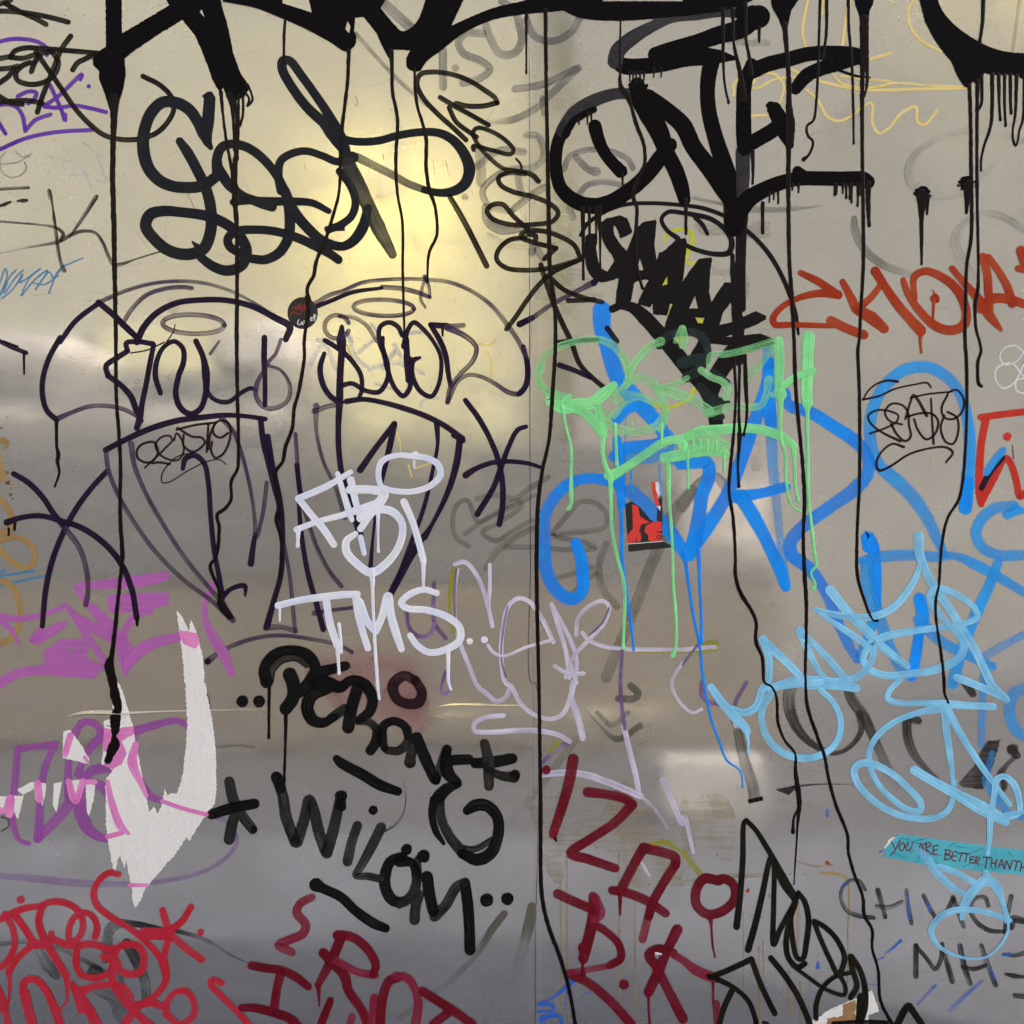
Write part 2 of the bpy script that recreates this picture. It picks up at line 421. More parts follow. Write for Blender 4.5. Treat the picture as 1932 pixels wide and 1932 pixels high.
wall = thing('metal_wall', 'bare grey sheet metal wall of two panels covered in graffiti', 'wall')
WT, WB = 3.3, 0.02
# the joint leans a little: top of picture x=2997, bottom x=3030
def seamx(z): 
    y = 2898 - (z-EYE)/U
    return wx(2999 + (y/5796.)*28)
def panel(xa, xb, zoff):
    V, F = [], []; q = .0025
    pts = [(xa(WB), WB), (xb(WB), WB), (xb(WT), WT), (xa(WT), WT)]
    V = [(x, -zoff, z) for x, z in pts] + [(x, .05, z) for x, z in pts]
    F = [(0,1,2,3), (4,7,6,5), (0,4,5,1), (1,5,6,2), (2,6,7,3), (3,7,4,0)]
    o = mesh_obj('panel', V, F, None, M['metal'], wall)
    m = o.modifiers.new('bevel', 'BEVEL'); m.width = .0004; m.segments = 2
    return o
panel(lambda z: -3.2, lambda z: seamx(z) - .0002, 0.0)
panel(lambda z: seamx(z) + .0002, lambda z: 3.2, 0.0)
M['seam'] = ink('seam_film', (.60, .58, .54), .09, .06, .1, .3)
M['seamdark'] = ink('seam_gap', (.02, .02, .02), .75, .3, .2, .6)
CUR.update(e=wall, mat='seam', w=34, z=.00012, n=0, jit=0.)
S('B 1085,-400 1088,600 1090,1932 H 1112,0 1120,2200', 46, 'seam', 'joint_tape', flat=True)
S('B 1062,-400,4 1064,900,4 E 1066,0,6 1070,1250,6 1074,1932,5 H 1096,0,4 1100,1500,4 1100,2200,4', 4, 'seamdark', 'joint_gap', flat=True)
bobj('wall_plinth', [(-3.2, 3.2, -.02, .05, -.05, .019)], solid('plinth_concrete', (.3,.29,.27), .8, bump=.003), wall)

asph = solid('asphalt', (.045, .048, .056), .85, .25, 3., col2=(.038, .039, .042), bump=.004)
pave = solid('pavement_concrete', (.084, .091, .108), .85, .25, 2., bump=.002)
tanw = solid('tan_render', (.245, .240, .195), .9, .08, .5, bump=.004)
grayw = solid('grey_render', (.160, .160, .148), .9, .10, .5, bump=.004)
struct(bobj('ground', [(-60, 60, -80, 60, -.2, -.055)], asph))
struct(bobj('pavement', [(-30, 30, -2.9, -.02, -.055, 0)], pave))
struct(bobj('far_pavement', [(-30, 30, -9.0, -7.2, -.055, .07)], pave))
bl = thing('building', 'tan rendered building across the street, mirrored in the metal wall', 'building')
BY = -9.0
def PXq(p): return (p/1932.-.5) * 2 * (1 + 8.9/DIST)
def PZq(p): return EYE + (.5-p/1932.) * 2 * (1 + 8.9/DIST)
bobj('wall', [(-14, .62, BY-6, BY, 0, 9.5)], tanw, bl)
bobj('wall', [(.62, 14, BY-6, BY+.25, 0, 8.6)], grayw, bl)
bobj('cornice', [(-14.1, 14.1, BY-.2, BY+.45, 8.62, 8.9)], tanw, bl)
glass = solid('dark_glass', (.03, .035, .04), .08, spec=.6)
white = solid('white_frame', (.7, .7, .68), .5)
for x in (-9.5, -7.6, 6.2, 8.6):
    yf = BY+.1 if x < 1 else BY+.3
    f = bobj('window', [(x, x+1.3, yf, yf+.06, 4.4, 6.2)], white, bl); y = yf+.07
    bobj('pane', [(x+.09, x+.6, y-.004, y+.01, 4.5, 6.1)], glass, f); bobj('pane', [(x+.7, x+1.21, y-.004, y+.01, 4.5, 6.1)], glass, f)
cream = solid('lit_facade_cream', (.34, .33, .22), .8, .05)
bobj('lit_facade_band', [(PXq(180), PXq(965), BY, BY+.12, PZq(835), PZq(610))], cream, bl, .03)  # added band: its cream colour stands in for yellow light on the facade
def globe(name, x, y, z, r, mat, parent):
    V, F = [], []; n, m = 20, 12
    for i in range(m+1):
        for j in range(n):
            a, b = math.pi*i/m, 2*math.pi*j/n; V.append((x+r*math.sin(a)*math.cos(b), y+r*math.sin(a)*math.sin(b), z+r*math.cos(a)))
    for i in range(m):
        for j in range(n): F.append((i*n+j, i*n+(j+1) % n, (i+1)*n+(j+1) % n, (i+1)*n+j))
    return mesh_obj(name, V, F, None, mat, parent)
lampm = solid('lit_bulb_glass', (.9, .8, .5), .4, emit=((1., .84, .28), 3.))
shade = solid('cream_glare_shade', (.42, .38, .24), .5)
for x, z, pw, l in ((-1.2, 4.5, 68., 'yellow wall lamp with an added glare shade, on the tan building, its glow mirrored upper left of centre'), (4.9, 7.1, 40., 'yellow wall lamp with an added glare shade, on the grey part of the building, at the far upper right')):
    t = thing('wall_lamp', l, 'lamp'); y0 = BY if x < 0 else BY + .25; yy = y0 + .92
    V, F = [], []; n = 24                                # shallow dish, added to hide the lamp's hot core from the metal
    for i, (r, d) in enumerate(((.005, .10), (.06, .095), (.12, .07), (.16, .02), (.165, .0), (.155, .0), (.11, .055), (.05, .08), (.004, .085))):
        for j in range(n): V.append((x + r*math.cos(2*math.pi*j/n), yy + d, z + r*math.sin(2*math.pi*j/n)))
        if i:
            for j in range(n): F.append(((i-1)*n+j, (i-1)*n+(j+1) % n, i*n+(j+1) % n, i*n+j))
    mesh_obj('glare_shade', V, F, None, shade, t)
    bobj('bracket', [(x-.012, x+.012, y0, yy+.07, z+.165, z+.185)], shade, t)
    globe('bulb', x, yy+.03, z+.05, .025, lampm, t)
    ld = bpy.data.lights.new('lamp_light', 'POINT'); ld.energy = pw; ld.color = (1., .80, .18); ld.shadow_soft_size = .02
    lo = bpy.data.objects.new('lamp_light', ld); lo.location = (x, yy - .01, z); COL.objects.link(lo); lo.parent = t
# parked van: silver grey body, pale stripe, taupe skirt, bright sill
def PX(p, L): return (p/1932.-.5) * 2 * (1 + L/DIST)
def PZ(p, L): return EYE + (.5-p/1932.) * 2 * (1 + L/DIST)
vb = solid('grey_van_paint', (.085, .087, .092), .35, .05, 1.); vd = solid('dark_van_glass', (.05, .05, .055), .15)
vp = solid('pale_van_stripe', (.36, .345, .31), .4, .05); vt = solid('taupe_van_skirt', (.125, .11, .088), .45, .08); vc = solid('bright_sill', (.45, .43, .34), .3, metal=0.)
rub = solid('tyre_rubber', (.02, .02, .02), .8)
v = thing('parked_van', 'grey van with a pale stripe parked across the street, mirrored in the metal', 'van')
VY = -5.0
bobj('body', [(PX(-260,5), PX(585,5), VY-1.8, VY, PZ(1100,5), PZ(705,5))], vb, v, .03)
bobj('body', [(PX(590,5), PX(1470,5), VY-1.7, VY-.06, PZ(1105,5), PZ(838,5))], vb, v, .03)
bobj('skirt', [(PX(-255,5), PX(1475,5), VY-1.7, VY+.02, -.02, PZ(1108,5))], vt, v, .02)
bobj('stripe', [(PX(-250,5), PX(570,5), VY+.004, VY+.02, PZ(803,5), PZ(768,5))], vp, v)
bobj('stripe', [(PX(1285,5), PX(1472,5), VY-.05, VY+.04, PZ(1062,5), PZ(1030,5))], vp, v, .02)
bobj('side_window', [(PX(1290,5), PX(1450,5), VY-.05, VY-.03, PZ(1025,5), PZ(860,5))], vp, v, .008)
for xa, xb, h in ((820, 1280, 1340),):
    prof('sill', [(VY+.02, PZ(1345,5)), (VY+.05, PZ(1345,5)), (VY+.05, PZ(1344,5)), (VY+.02, PZ(h,5))], PX(xa,5), PX(xb,5), vc, v)
for x in (PX(-60,5), PX(1180,5)):
    V, F = [], []; n = 24
    for yq in (VY-.28, VY-.04):
        for j in range(n): V.append((x+.33*math.cos(2*math.pi*j/n), yq, .275+.33*math.sin(2*math.pi*j/n)))
    F = [tuple(range(n)), tuple(range(2*n-1, n-1, -1))] + [(j, n+j, n+(j+1) % n, (j+1) % n) for j in range(n)]
    mesh_obj('wheel', V, F, None, rub, v)
rb = solid('pale_added_roof_box', (.30, .285, .27), .5, .06)
t = thing('added_roof_box', 'pale rounded box added on the mirrored van roof for its pale reflection', 'box'); bobj('shell', [(PX(395,5), PX(560,5), VY-1.2, VY+.03, PZ(704,5), PZ(605,5))], rb, t, .1)  # invented box, put here so the metal mirrors a pale blob
t = thing('added_roof_box', 'second pale box added for its reflection at the left end of the mirrored van roof', 'box'); bobj('shell', [(PX(-60,5), PX(118,5), VY-1.2, VY-.02, PZ(704,5), PZ(622,5))], rb, t, .1)  # another invented box, for the pale reflection at the left edge
t = thing('added_street_box', 'white plastic box added on the street to make a pale blur in the metal lower right', 'added_street_box'); bobj('shell', [(PX(1235,3.3), PX(1440,3.3), -3.42, -3.3, -.054, PZ(1422,3.3))], solid('white_plastic', (.30, .30, .29), .6), t, .059)  # unseen box added only for its pale reflection low in the metal

def crease(path, depth):
    """a knocked crease in the sheet whose upper face catches the sky"""
    for r in parse(path, 20):
        pts = smooth(r, 12); V, F = [], []
        for i, (x, y, w, d) in enumerate(pts):
            j = .35*noise.noise((x*.02, 3, 0)) + .25*noise.noise((x*.07, 9, 0))
            dp = depth * min(1, w/20) * (1 + .6*j)
            V += [(wx(x), -.00005, wz(y - w*(.5+.3*j))), (wx(x), -dp, wz(y + w*.25*(1+j))), (wx(x), -.00005, wz(y + w*.5))]
            if i: k = 3*i; F += [(k-3, k-2, k+1, k), (k-2, k-1, k+2, k+1)]
        mesh_obj('crease', V, F, None, M['metal'], wall)
crease('L 505,1185,4 580,1165,22 680,1155,34 800,1155,34 950,1160,26 1150,1150,16 1400,1142,10 1700,1136,7 2000,1128,3', .0022)
crease('H 560,135,4 620,125,14 760,125,16 900,130,12 1050,128,6', .0016)
# ------------------------------------------------------------------ graffiti, faded layers first
# ---- grey ghost marks, layer 0
T('faded_tag', 'faded grey letters half wiped away above the seam, top middle', 'graffiti tag', 'ghost', 50, 0)
S('B 910,10 980,60,50 1010,150 1020,230 980,300 900,305 850,230 820,150', 46)
S('B 1050,110 1080,190 1150,230 1230,225 1310,170 1350,100', 46, jit=.03)
S('B 800,190 700,190 665,240 690,300 790,345 840,390 790,440 690,470', 48)
S('B 575,290 575,490', 52); dot('B 645,385', 46, 'ghost')
S('B 230,10 430,190', 62); S('B 80,190,26 300,430 420,540 490,600', 30)
S('B 985,505 1130,480 1340,385', 46); S('B 1330,395 1200,520 1090,620 960,680 840,690,26,.8', 46); S('B 1140,560 1150,640', 40)
T('faded_tag', 'faded grey scrawl inside and left of the big letter O', 'graffiti tag', 'ghost', 50, 0)
S('B 780,840,60 790,960 790,1030', 60); S('B 1050,765 1110,770 1140,830 1140,900 1080,950 960,960 870,1000 800,1080 830,1160 960,1200', 42)
S('B 770,940,44 900,850 1030,860', 44); S('B 1150,1060,44 1080,1100 980,1180', 44,); S('B 820,1180,60 830,1250 900,1300 1010,1290', 50)
S('B 1260,960 1290,890 1380,850 1520,855 1620,900 1650,950', 36); S('B 1330,890 1400,960 1440,970,60', 44); S('B 1330,1120 1390,1050 1480,1030 1600,1050', 38)
S('B 1290,1180 1310,1230', 44); S('B 1000,1000 1030,1180,44,.7 1080,1420,50,.7', 44); dot('B 700,1115', 44, 'ghost')
S('B 830,1330,30,.8 1000,1400 1200,1370 1290,1330', 30); S('B 1080,1430 1090,1400 1140,1460', 46)
T('faded_ring', 'faint grey oval ring in the upper right under the yellow line', 'graffiti tag', 'ghost2', 60, 0)
S('C 1932,800,46,.8 1800,755 1620,740 1440,790 1320,870 1280,950,60 1290,1030 1370,1100,50 1480,1110 1600,1080 1680,1000 1760,940,30,.7', 50)
T('faded_ring', 'faint grey curve behind the long drips on the right, above rust red letters', 'graffiti tag', 'ghost2', 60, 0)
S('C 1932,1300,50,.8 1800,1225 1690,1215 1580,1280 1540,1370,70 1580,1480 1640,1580', 60)
T('faded_tag', 'faint grey hooked curve below the crossbar of the E', 'graffiti tag', 'ghost2', 56, 0)
S('C 970,1240,40,1.1 975,1300,54,1.1 1020,1400 1120,1490 1300,1560,40,.8', 54); S('C 60,1120,20 200,1150 400,1185,40 600,1185,30 790,1165,8', 30)
T('faded_tag', 'faint wide grey arc crossing the upper left drips', 'graffiti tag', 'ghost2', 60, 0)
S('A 150,885,30,.7 350,895 500,930 620,1010 700,1130 760,1260,44 870,1420,50 960,1540,40 990,1640,60 980,1750,60,.8', 44)
T('faded_tag', 'faint grey loopy outlines under purple writing, left edge', 'graffiti tag', 'ghost2', 12, 0)
S('A 30,860 0,900 10,970 60,1005 120,990 150,950 140,920 | 90,860 130,890 180,870', 10); S('A 0,930 90,920 160,890', 8)
T('faded_tag', 'faded olive looping scrawl beside the seam, centre of the wall', 'graffiti tag', 'ghost2', 44, 0)
S('E 720,1160 650,1110 630,1010 660,920 710,900 740,950 770,1020 860,980 1000,900 1020,930 900,1020 800,1080 870,1130 960,1080 1080,1010', 30)
S('E 770,890 870,870 980,890 1070,830 1170,770', 36); S('E 700,1090 800,1020 960,940 1090,870', 30); S('E 820,1280 880,1190 1000,1100 1080,1060', 40); S('E 930,1165 1080,1165', 34)
T('faded_tag', 'faded olive letter shapes behind the blue and mint drips', 'graffiti tag', 'ghost2', 44, 0)
S('E 1190,1090 1300,960 1350,910 1450,920 1500,980 1490,1050 1400,1075 1200,1100 1380,1140 1440,1170 1280,1180 1150,1170', 32)
S('E 1500,1150 1460,1260 1480,1400 1560,1500', 44); S('E 1230,1340 1420,1280 | 1260,1460 1440,1310', 30)
S('E 1980,850,80 1870,1000,90 1760,1250,70 1640,1560,70 1500,1900,70', 80, 'ghost2')
S('F 240,820,70 180,760,50 100,800,60 0,930,80', 60, 'ghost')
T('faded_tag', 'faded olive marker letters below centre, right of the seam', 'graffiti tag', 'ghost2', 40, 0)
S('H 1640,20,46,1.3 1680,60 1660,90 1570,90', 40); S('H 1380,150,10 1450,230 1560,320,40,1.2 1690,245', 30); S('H 1450,170 1530,240 1620,170', 30)
T('faded_sweep', 'long grey diagonal smear from centre to lower left', 'smear', 'ghost2', 50, 0)
S('H 1330,320,50,.9 1100,620,40 940,800,40,.7', 44); S('H 920,1310,46,1.4 850,1400,50 770,1530,40,.9 600,1700,36,.8 330,1900,40,.8', 40)
S('H 1080,1270,56,1.6 1060,1380,70,1.4 1030,1500,60,.8 990,1650,50,.7 985,1730,40,.7 1200,1740,34,.8', 50)
T('faded_sweep', 'olive black curved smears behind bright red letters, bottom left', 'smear', 'ghost3', 60, 0)
S('G 600,1560,60,.7 620,1400,66,.8 650,1370 760,1365,40,1.15 930,1400,34,1.15', 56); S('G 1000,1405,30,1.0 1150,1450,26,.8 1300,1540,12,.7 1410,1590,8,.7', 20)
S('G 0,1480,30,.7 130,1465 300,1490 450,1560 600,1640', 26); S('G 220,1510,50,.6 270,1600,80,.8 320,1660,50,.8', 50); S('G 540,1640,100,.8', 100)
S('G 720,1480,70,1. 770,1570,70,1. 820,1690,60,.7 830,1800,60,.6', 60); S('G 540,1740,40,.6 650,1790,90,.8 690,1880,100,.7', 60)
S('G 640,1560,40,.6 690,1700', 40)
T('smear', 'short grey finger smear left of the black asterisk', 'smear', 'ghost2', 16, 0)
S('G 1230,365 1350,355 1440,365', 16); S('G 1250,60,60,.6 1500,420,50,.6', 50, 'ghost')

# ---- tape and glue, layer 1
T('tape_strip', 'strip of old clear tape under the top right oval', 'tape', 'tape', 40, 1)
P('C !28,198 !90,195 !240,225 !350,215 !370,228 !440,218 !498,232 !496,262 !380,262 !260,250 !140,242 !35,238', jit=2)
T('tape_strip', 'torn whitish tape remnant below the black V, right of the spiral', 'tape', 'tape', 40, 1)
P('C !370,1280 !440,1245 !498,1255 !496,1345 !440,1352 !360,1350', jit=4); P('C !60,1270 !150,1262 !235,1300 !240,1335 !100,1330', jit=4)
T('tape_strip', 'cloudy square of old tape under the slanted black brush lettering', 'tape', 'tape', 40, 1)
P('C !165,1515 !350,1520 !380,1600 !372,1690 !345,1690 !340,1560 !160,1560', jit=3, dens=.8)
T('tape_strip', 'cloudy glue patch crossed by brown and plum marker lines near the seam', 'tape', 'tape', 40, 1)
P('B !1110,1560 !1300,1515 !1500,1560 !1480,1700 !1300,1740 !1100,1690', jit=10, dens=.72)
T('glue_stain', 'grey glue flakes right of the white initials near the seam', 'stain', 'tape', 40, 1)
P('E !1060,640 !1230,600 !1250,560 !1290,620 !1480,640 !1290,660 !1370,740 !1180,720 !1060,730', jit=14, dens=.72)
P('E !940,1160 !1070,1150 !1070,1215 !980,1215', jit=8, dens=.75)
T('glue_stain', 'pale worn patch inside the bright blue A', 'stain', 'tape', 40, 1)
P('F !380,570 !450,560 !440,640 !500,720 !400,740 !370,650', jit=14, dens=.8)
T('glue_stain', 'amber glue stain with runs under dark crimson letters', 'stain', 'glue', 40, 1)
P('H 1020,640 1200,640 1330,560 1400,640 1440,760 1600,560,1 1760,700 1800,860 1932,930 !1932,1150 1650,1150 1580,1000 1480,940 1380,930 1290,960 1240,1140 1180,1100 1120,900 1080,760', jit=14, dens=.82)
for x, y0, y1 in ((1240,1140,1932),(1275,960,1932),(1570,960,1850),(1660,1230,1932)): S('H %d,%d %d,%d' % (x,y0,x+4,y1), 12, 'glue', 'glue_run', jit=.3)
T('glue_stain', 'amber glue stain with long runs under olive black lettering, lower right', 'stain', 'glue', 40, 1)
P('I 0,640 60,660 130,640 230,640 290,720 300,860 260,1010 200,1000 110,900 40,980 0,900', jit=16, dens=.8)
P('I !0,1120 !220,1080 !620,1080 !600,1095 !240,1110 !0,1140', jit=4, dens=.9)
S('I 640,1010 760,1040 850,1030', 12, 'glue', 'glue_run', jit=.5); S('I 780,1080,14,1.8 860,1080,16,1.7 930,1110,14,1.6 940,1200,10,1.4 935,1400,9,1.2 935,1700,7', 12, 'glue', 'glue_run', jit=.3)
for x, y0, y1, w in ((342,1300,1900,8),(430,1500,1932,18),(455,1450,1750,10),(650,1200,1560,26),(600,1640,1860,26),(665,1700,1932,14)): S('I %d,%d %d,%d' % (x,y0,x+3,y1), w, 'glue', 'glue_run', jit=.4)
M['rust'] = ink('rust_spot_stain', (.16, .06, .02), .8, .5, .3, .8)
T('rust_spots', 'rusty chipped spots at the left edge above the plum star', 'stain', 'rust', 20, 1)
P('D !0,560 !40,640 !90,760 !110,900 !70,900 !20,780 !0,700', 'tape', jit=10, dens=.95)
for x, y, w in ((42,742,18),(45,800,30),(60,870,20),(72,890,12),(40,430,10),(5,490,14),(60,830,10)): dot('D %d,%d' % (x,y), w, jit=.5)
T('rust_spots', 'tiny orange rust specks on the right below centre', 'stain', 'rust', 12, 1)
for x, y, w in ((818,1018,26),(830,1026,14),(368,1178,22),(372,1170,14),(195,975,10),(610,1082,10),(690,1085,9)): dot('I %d,%d' % (x,y), w, 'orange' if w > 20 else None, jit=.5)
for x, y, w in ((1240,975,14),(1280,1150,14),(1740,1140,20),(1915,1110,16)): dot('H %d,%d' % (x,y), w, 'glue', jit=.5)
T('paint_chips', 'small tan chips and scratches in the sheet near the long drips, upper middle', 'stain', 'glue', 8, 1)
for p in ('B 80,545 92,575 84,600','B 235,875 240,900','B 590,910 600,950','B 600,960 615,1000','B 320,700 340,735','B 520,910 530,990','A 1725,930 1727,960','B 300,660 305,690','A 1060,1100 1080,1135 1100,1180'): S(p, 7, 'glue', 'scratch', jit=.4)
for p in ('B 0,1310 30,1360','B 12,1310 40,1355','B 24,1308 50,1350','A 1700,1480 1740,1530','A 1720,1450 1760,1500','A 1880,1330 1925,1370','A 1870,1345 1900,1380'): S(p, 4, 'whitethin', 'scratch')

# ---- pale and coloured underlayers, layer 2
T('white_tag', 'small faint white letters beside the leftmost long drip', 'graffiti tag', 'whitethin', 11, 2)
S('A 355,910 370,1000 | 350,915 400,910 415,930 | 390,1010 440,925 470,960 515,1050 | 410,990 490,985 590,1030 550,880 | 560,945 585,945', 10, 'whitethin')
T('white_tag', 'thin white looped scribble at the right edge', 'graffiti tag', 'wline', 10, 2)
S('F 1932,60 1880,25 1820,40 1795,90 1820,130 1880,120 1932,60', 9); S('F 1850,120 1780,150 1770,210 1810,265 1870,240 1932,130', 9); S('F 1875,130 1932,200 | 1932,210 1890,220 1890,280 1932,295', 9)
T('white_tag', 'chalky faint white letters behind the plum ghost heads', 'graffiti tag', 'whitethin', 34, 2)
S('D 1750,135 1830,20 1900,150 1932,190', 32); S('A 1800,1925 1880,1932', 32); S('E 40,-30 90,100 160,160 | 100,60 200,-20 | 180,150 300,120 460,180 | 300,20 370,160 | 230,150 300,60', 30); S('E 60,260 120,280 | 200,240 350,290 | 450,370 460,330 550,320', 22)
S('B 30,1880 60,1932 | 330,1890 450,1880 | 170,1840 210,1890', 26)
T('yellow_scribble', 'faint yellow squiggles under the left halo letters', 'graffiti tag', 'yel', 14, 2)
S('E 30,20 60,90,12,.6 | 770,10 840,20 870,-10', 16, 'yel'); S('E 300,480 330,560 340,640,8,.5', 12); S('E 380,700 400,770 | 420,720 500,690', 10); S('E 830,60 850,130 840,210', 14)
T('yellow_scribble', 'wiry pale yellow loops and zigzag line at upper right', 'graffiti tag', 'yel', 20, 2)
S('C 715,-30 685,120 680,200 705,285', 17); S('C 790,-20 785,80', 16); S('C 950,-20 920,130 905,265', 20); S('C 800,-20 790,80', 14)
S('C 1320,-30 1280,60 1290,150 1350,230 1460,290', 18); S('C 290,540 290,480 340,420 | 390,500 430,495 520,450 640,440 | 400,470 430,425 520,420 570,480 560,550 500,640 390,655', 17)
S('C 620,395 720,440 900,490 1080,510 1300,505 1600,500', 19); S('C 900,430 1040,450 1180,465 1140,485 1040,500', 16); S('C 840,410 900,470 1050,495 1200,470 1400,485 1600,490', 14)
S('C 940,375 1050,340 1180,300', 18); S('C 700,510 760,560 820,660 880,685 950,660 1020,600 1070,585 1075,700 1110,755 1160,730 1240,640 1320,605 1330,690 1370,705 1440,625', 19)
S('C 1910,-10 1890,120 1865,300', 22, 'glue')
T('neon_tag', 'neon yellow curls behind the slanted black brush lettering', 'graffiti tag', 'fluo', 34, 2)
S('J 860,450,24 900,385,34 980,352,34 1070,372,44 1092,440,44 1050,540,50 1040,620,30 1115,625,30', 30); S('J 870,800,40 885,760,40', 30); S('J 1130,1070,60 1160,1140,60', 30); S('J 900,1050,30 925,970,20 | 1010,790,24 1070,700,20', 20)
S('J 960,1290,50,.8 1000,1230,40,.8', 30); S('J 780,1780,50 900,1800,30 1050,1740,30 1100,1660,40', 26, 'fluo')
T('tan_loops', 'ochre spray loops running off the left edge', 'graffiti tag', 'tan', 44, 2)
S('D -20,560,44,1. 40,570,30,.9 30,600,30,.7', 36); S('D -30,600 0,700 20,780', 40); S('D -20,880 40,940 65,1010 40,1080 -20,1080', 40); S('D -20,1130 100,1110 180,1160 195,1240 150,1280 60,1240 -20,1160', 38); S('D -20,1350 60,1380 110,1480 110,1600 50,1690 -20,1710', 38)
T('blue_scribble', 'small light blue pencil scribble at the left edge', 'graffiti tag', 'cyan', 11, 2)
S('A 0,1600 30,1520 40,1560 -10,1690 60,1560 90,1530 | 30,1660 80,1580 130,1530 | 10,1690 70,1640 130,1550 110,1600 230,1520 170,1570 120,1675 190,1590 270,1530 200,1640 280,1540 300,1570 350,1520 | 275,1660 340,1520 400,1490 470,1460 | 180,1600 250,1610 330,1560 | 40,1600 20,1660', 10)
T('blue_scribble', 'two dark blue pencil strokes between the ochre loops', 'graffiti tag', 'cyan', 18, 2)
S('D 0,1310 30,1295 | 0,1330 190,1300', 16); S('D 0,1385 140,1350 300,1320', 14)
T('violet_tag', 'violet marker letters with an underline at the upper left edge', 'graffiti tag', 'purp', 25, 3)
for p in ('A -10,238 60,222 140,222 220,240 270,280 265,310','A 190,350 230,320','A 100,545 160,518 205,525 195,560 160,585','A -10,595 40,590 90,605 125,650 !143,740 200,680 285,648','A 285,485 315,550 350,630 368,685 370,650','A 250,600 330,545 465,420 455,448','A 255,605 330,610 420,598 520,615 600,635','A -10,690 30,755','A -10,850 140,785 300,750 520,735'): S(p)
dot('A 502,488', 26)
T('crossed_tag', 'light lavender and olive outlined marker letters below the centre', 'graffiti tag', 'lav', 40, 3)
S('E 655,1290,30 640,1400 640,1540 670,1700 720,1830 770,1950 H 820,60 880,105 930,80 960,20', 34)
S('E 655,1260 630,1330 620,1480 635,1640', 34, 'olive', label='olive yellow edge stroke')
S('E 645,1260 700,1250 770,1330 810,1430 840,1540 855,1610', 30); S('E 840,1265 840,1400 835,1500 850,1600', 24)
S('E 650,1290 640,1430 645,1600', 14, 'violet')
S('E 525,1370 520,1500 530,1600 590,1680', 26, 'violet'); S('E 370,1530 385,1620 440,1670 500,1660 525,1600', 26, 'violet')
S('E 1200,1700 1130,1560 1060,1470 1000,1455 945,1500 915,1620 905,1780 930,1932 H 960,20 1010,110 1090,180 1180,205 1250,180 1290,100 1310,0', 30)
S('E 940,1500 915,1640 905,1790 930,1900', 12, 'violet'); S('E 1195,1690 1050,1730 920,1780 860,1760 830,1720', 22)
S('E 1190,1490 1250,1600 1300,1700 1330,1800 1320,1932 H 1290,120 | E 1190,1490 1230,1620 1270,1750 1290,1900', 30)
S('E 1330,1660 1340,1570 1400,1500 1480,1470 1515,1500 1490,1590 1400,1690 1310,1790 1270,1900', 26); S('E 1410,1660 1480,1590 1515,1510', 12, 'violet')
S('E 1365,1650 1400,1690 1480,1725 1600,1740 1760,1745 1932,1745 F 60,1740 190,1730', 28); S('F 20,1750 110,1755 200,1735 190,1705 90,1715', 24, 'olive')
S('E 1680,1760 1932,1760', 8, 'olive')
S('E 1210,1840 1280,1880 1370,1880 | 1300,1830 1330,1932', 28)
S('H 1300,90 1340,200 1365,310', 44); S('E 1590,1750,22 H 1580,0,24 1590,160 1605,260', 26, 'violet'); S('H 1600,250 1640,420 1670,540 1685,640', 36)
S('H 915,185 820,195 755,230 755,270 830,280 1000,270 1100,270 1230,295 1290,330', 34); S('H 1285,340 1220,370 1170,420 1140,450', 26, 'violet'); S('H 1230,340 1180,390', 30, 'olive')
S('H 1140,520 1250,510 1380,520 1500,560 1600,600 1690,640', 44); S('H 1690,640 1760,700,26,.6 1850,830,14,.6', 22,)
S('H 1700,1020 1740,1090', 22, 'lav'); S('H 1820,550 1880,690 1932,800 I 10,760,34 60,960,24', 36); S('I 0,960 50,1020 100,1085', 34, 'olive'); S('H 1760,910 1840,905 1900,940', 30, 'olive')
S('F 110,1690 60,1750 0,1830', 16, 'violet'); S('E 1932,1820 1890,1880 1870,1932 H 1880,50 1932,130 I 60,170 105,150', 22)
S('I 110,0 110,70 150,110 220,120', 30, 'violet'); S('I 360,0 300,110 280,200 300,260,24,.8', 26, 'violet'); S('I 290,190 300,240', 30)
T('smeared_tag', 'dry smeared black bar right of the pale blue tag tip', 'smear', 'smoke', 76, 3)
S('I 310,270,60,.75 350,440,74,.85 390,560 412,670', 70, flat=True)
S('I 374,672 450,655', 26, 'dab', flat=True)

# ---- magenta brush tags
T('magenta_tag', 'wide magenta brush lettering above the torn white paper', 'graffiti tag', 'mag', 80, 3)
P('L !550,185 !1255,95 !1275,110 !1270,155 !1150,200 !900,225 !605,228', jit=3)
P('L !548,195 !605,232 !690,330 !790,410 !860,480 !930,580 !990,640 !975,700 !945,895 !900,790 !870,650 !760,520 !640,350 !560,240', jit=3)
P('L !805,275 !900,262 !1270,250 !1265,345 !1120,388 !990,400 !860,410 !818,400', jit=4)
for p in ('L 1120,395,50 1020,430,66 955,510,60 930,600,50 940,760,50','L 490,345,44 560,425,60 690,510,90 830,590,84 930,650,60','L 560,430,50 640,560,64 730,690,60 790,790,56','L 938,880,24 965,780,100 1050,690,104 1180,625,90 1345,590,76','L -10,440,74 150,450,56 300,425,46 465,368,40','L 0,470,40 80,530,46 150,650,8',
          'L 480,490,56 400,535,84 260,610,84 300,540,60','L -10,940,84 140,860,74 300,835,80 480,840,100 690,860,90'): S(p, 60)
P('L !325,690 !400,650 !440,608 !620,598 !662,640 !655,740 !770,800 !830,825 !700,850 !500,830 !335,800', jit=5, holes=['L !495,672 !560,668 !530,688'])
S('L 1600,190,56 1545,320,40 1540,450,50 1600,590,84 1680,720,90 1735,860,56', 64)
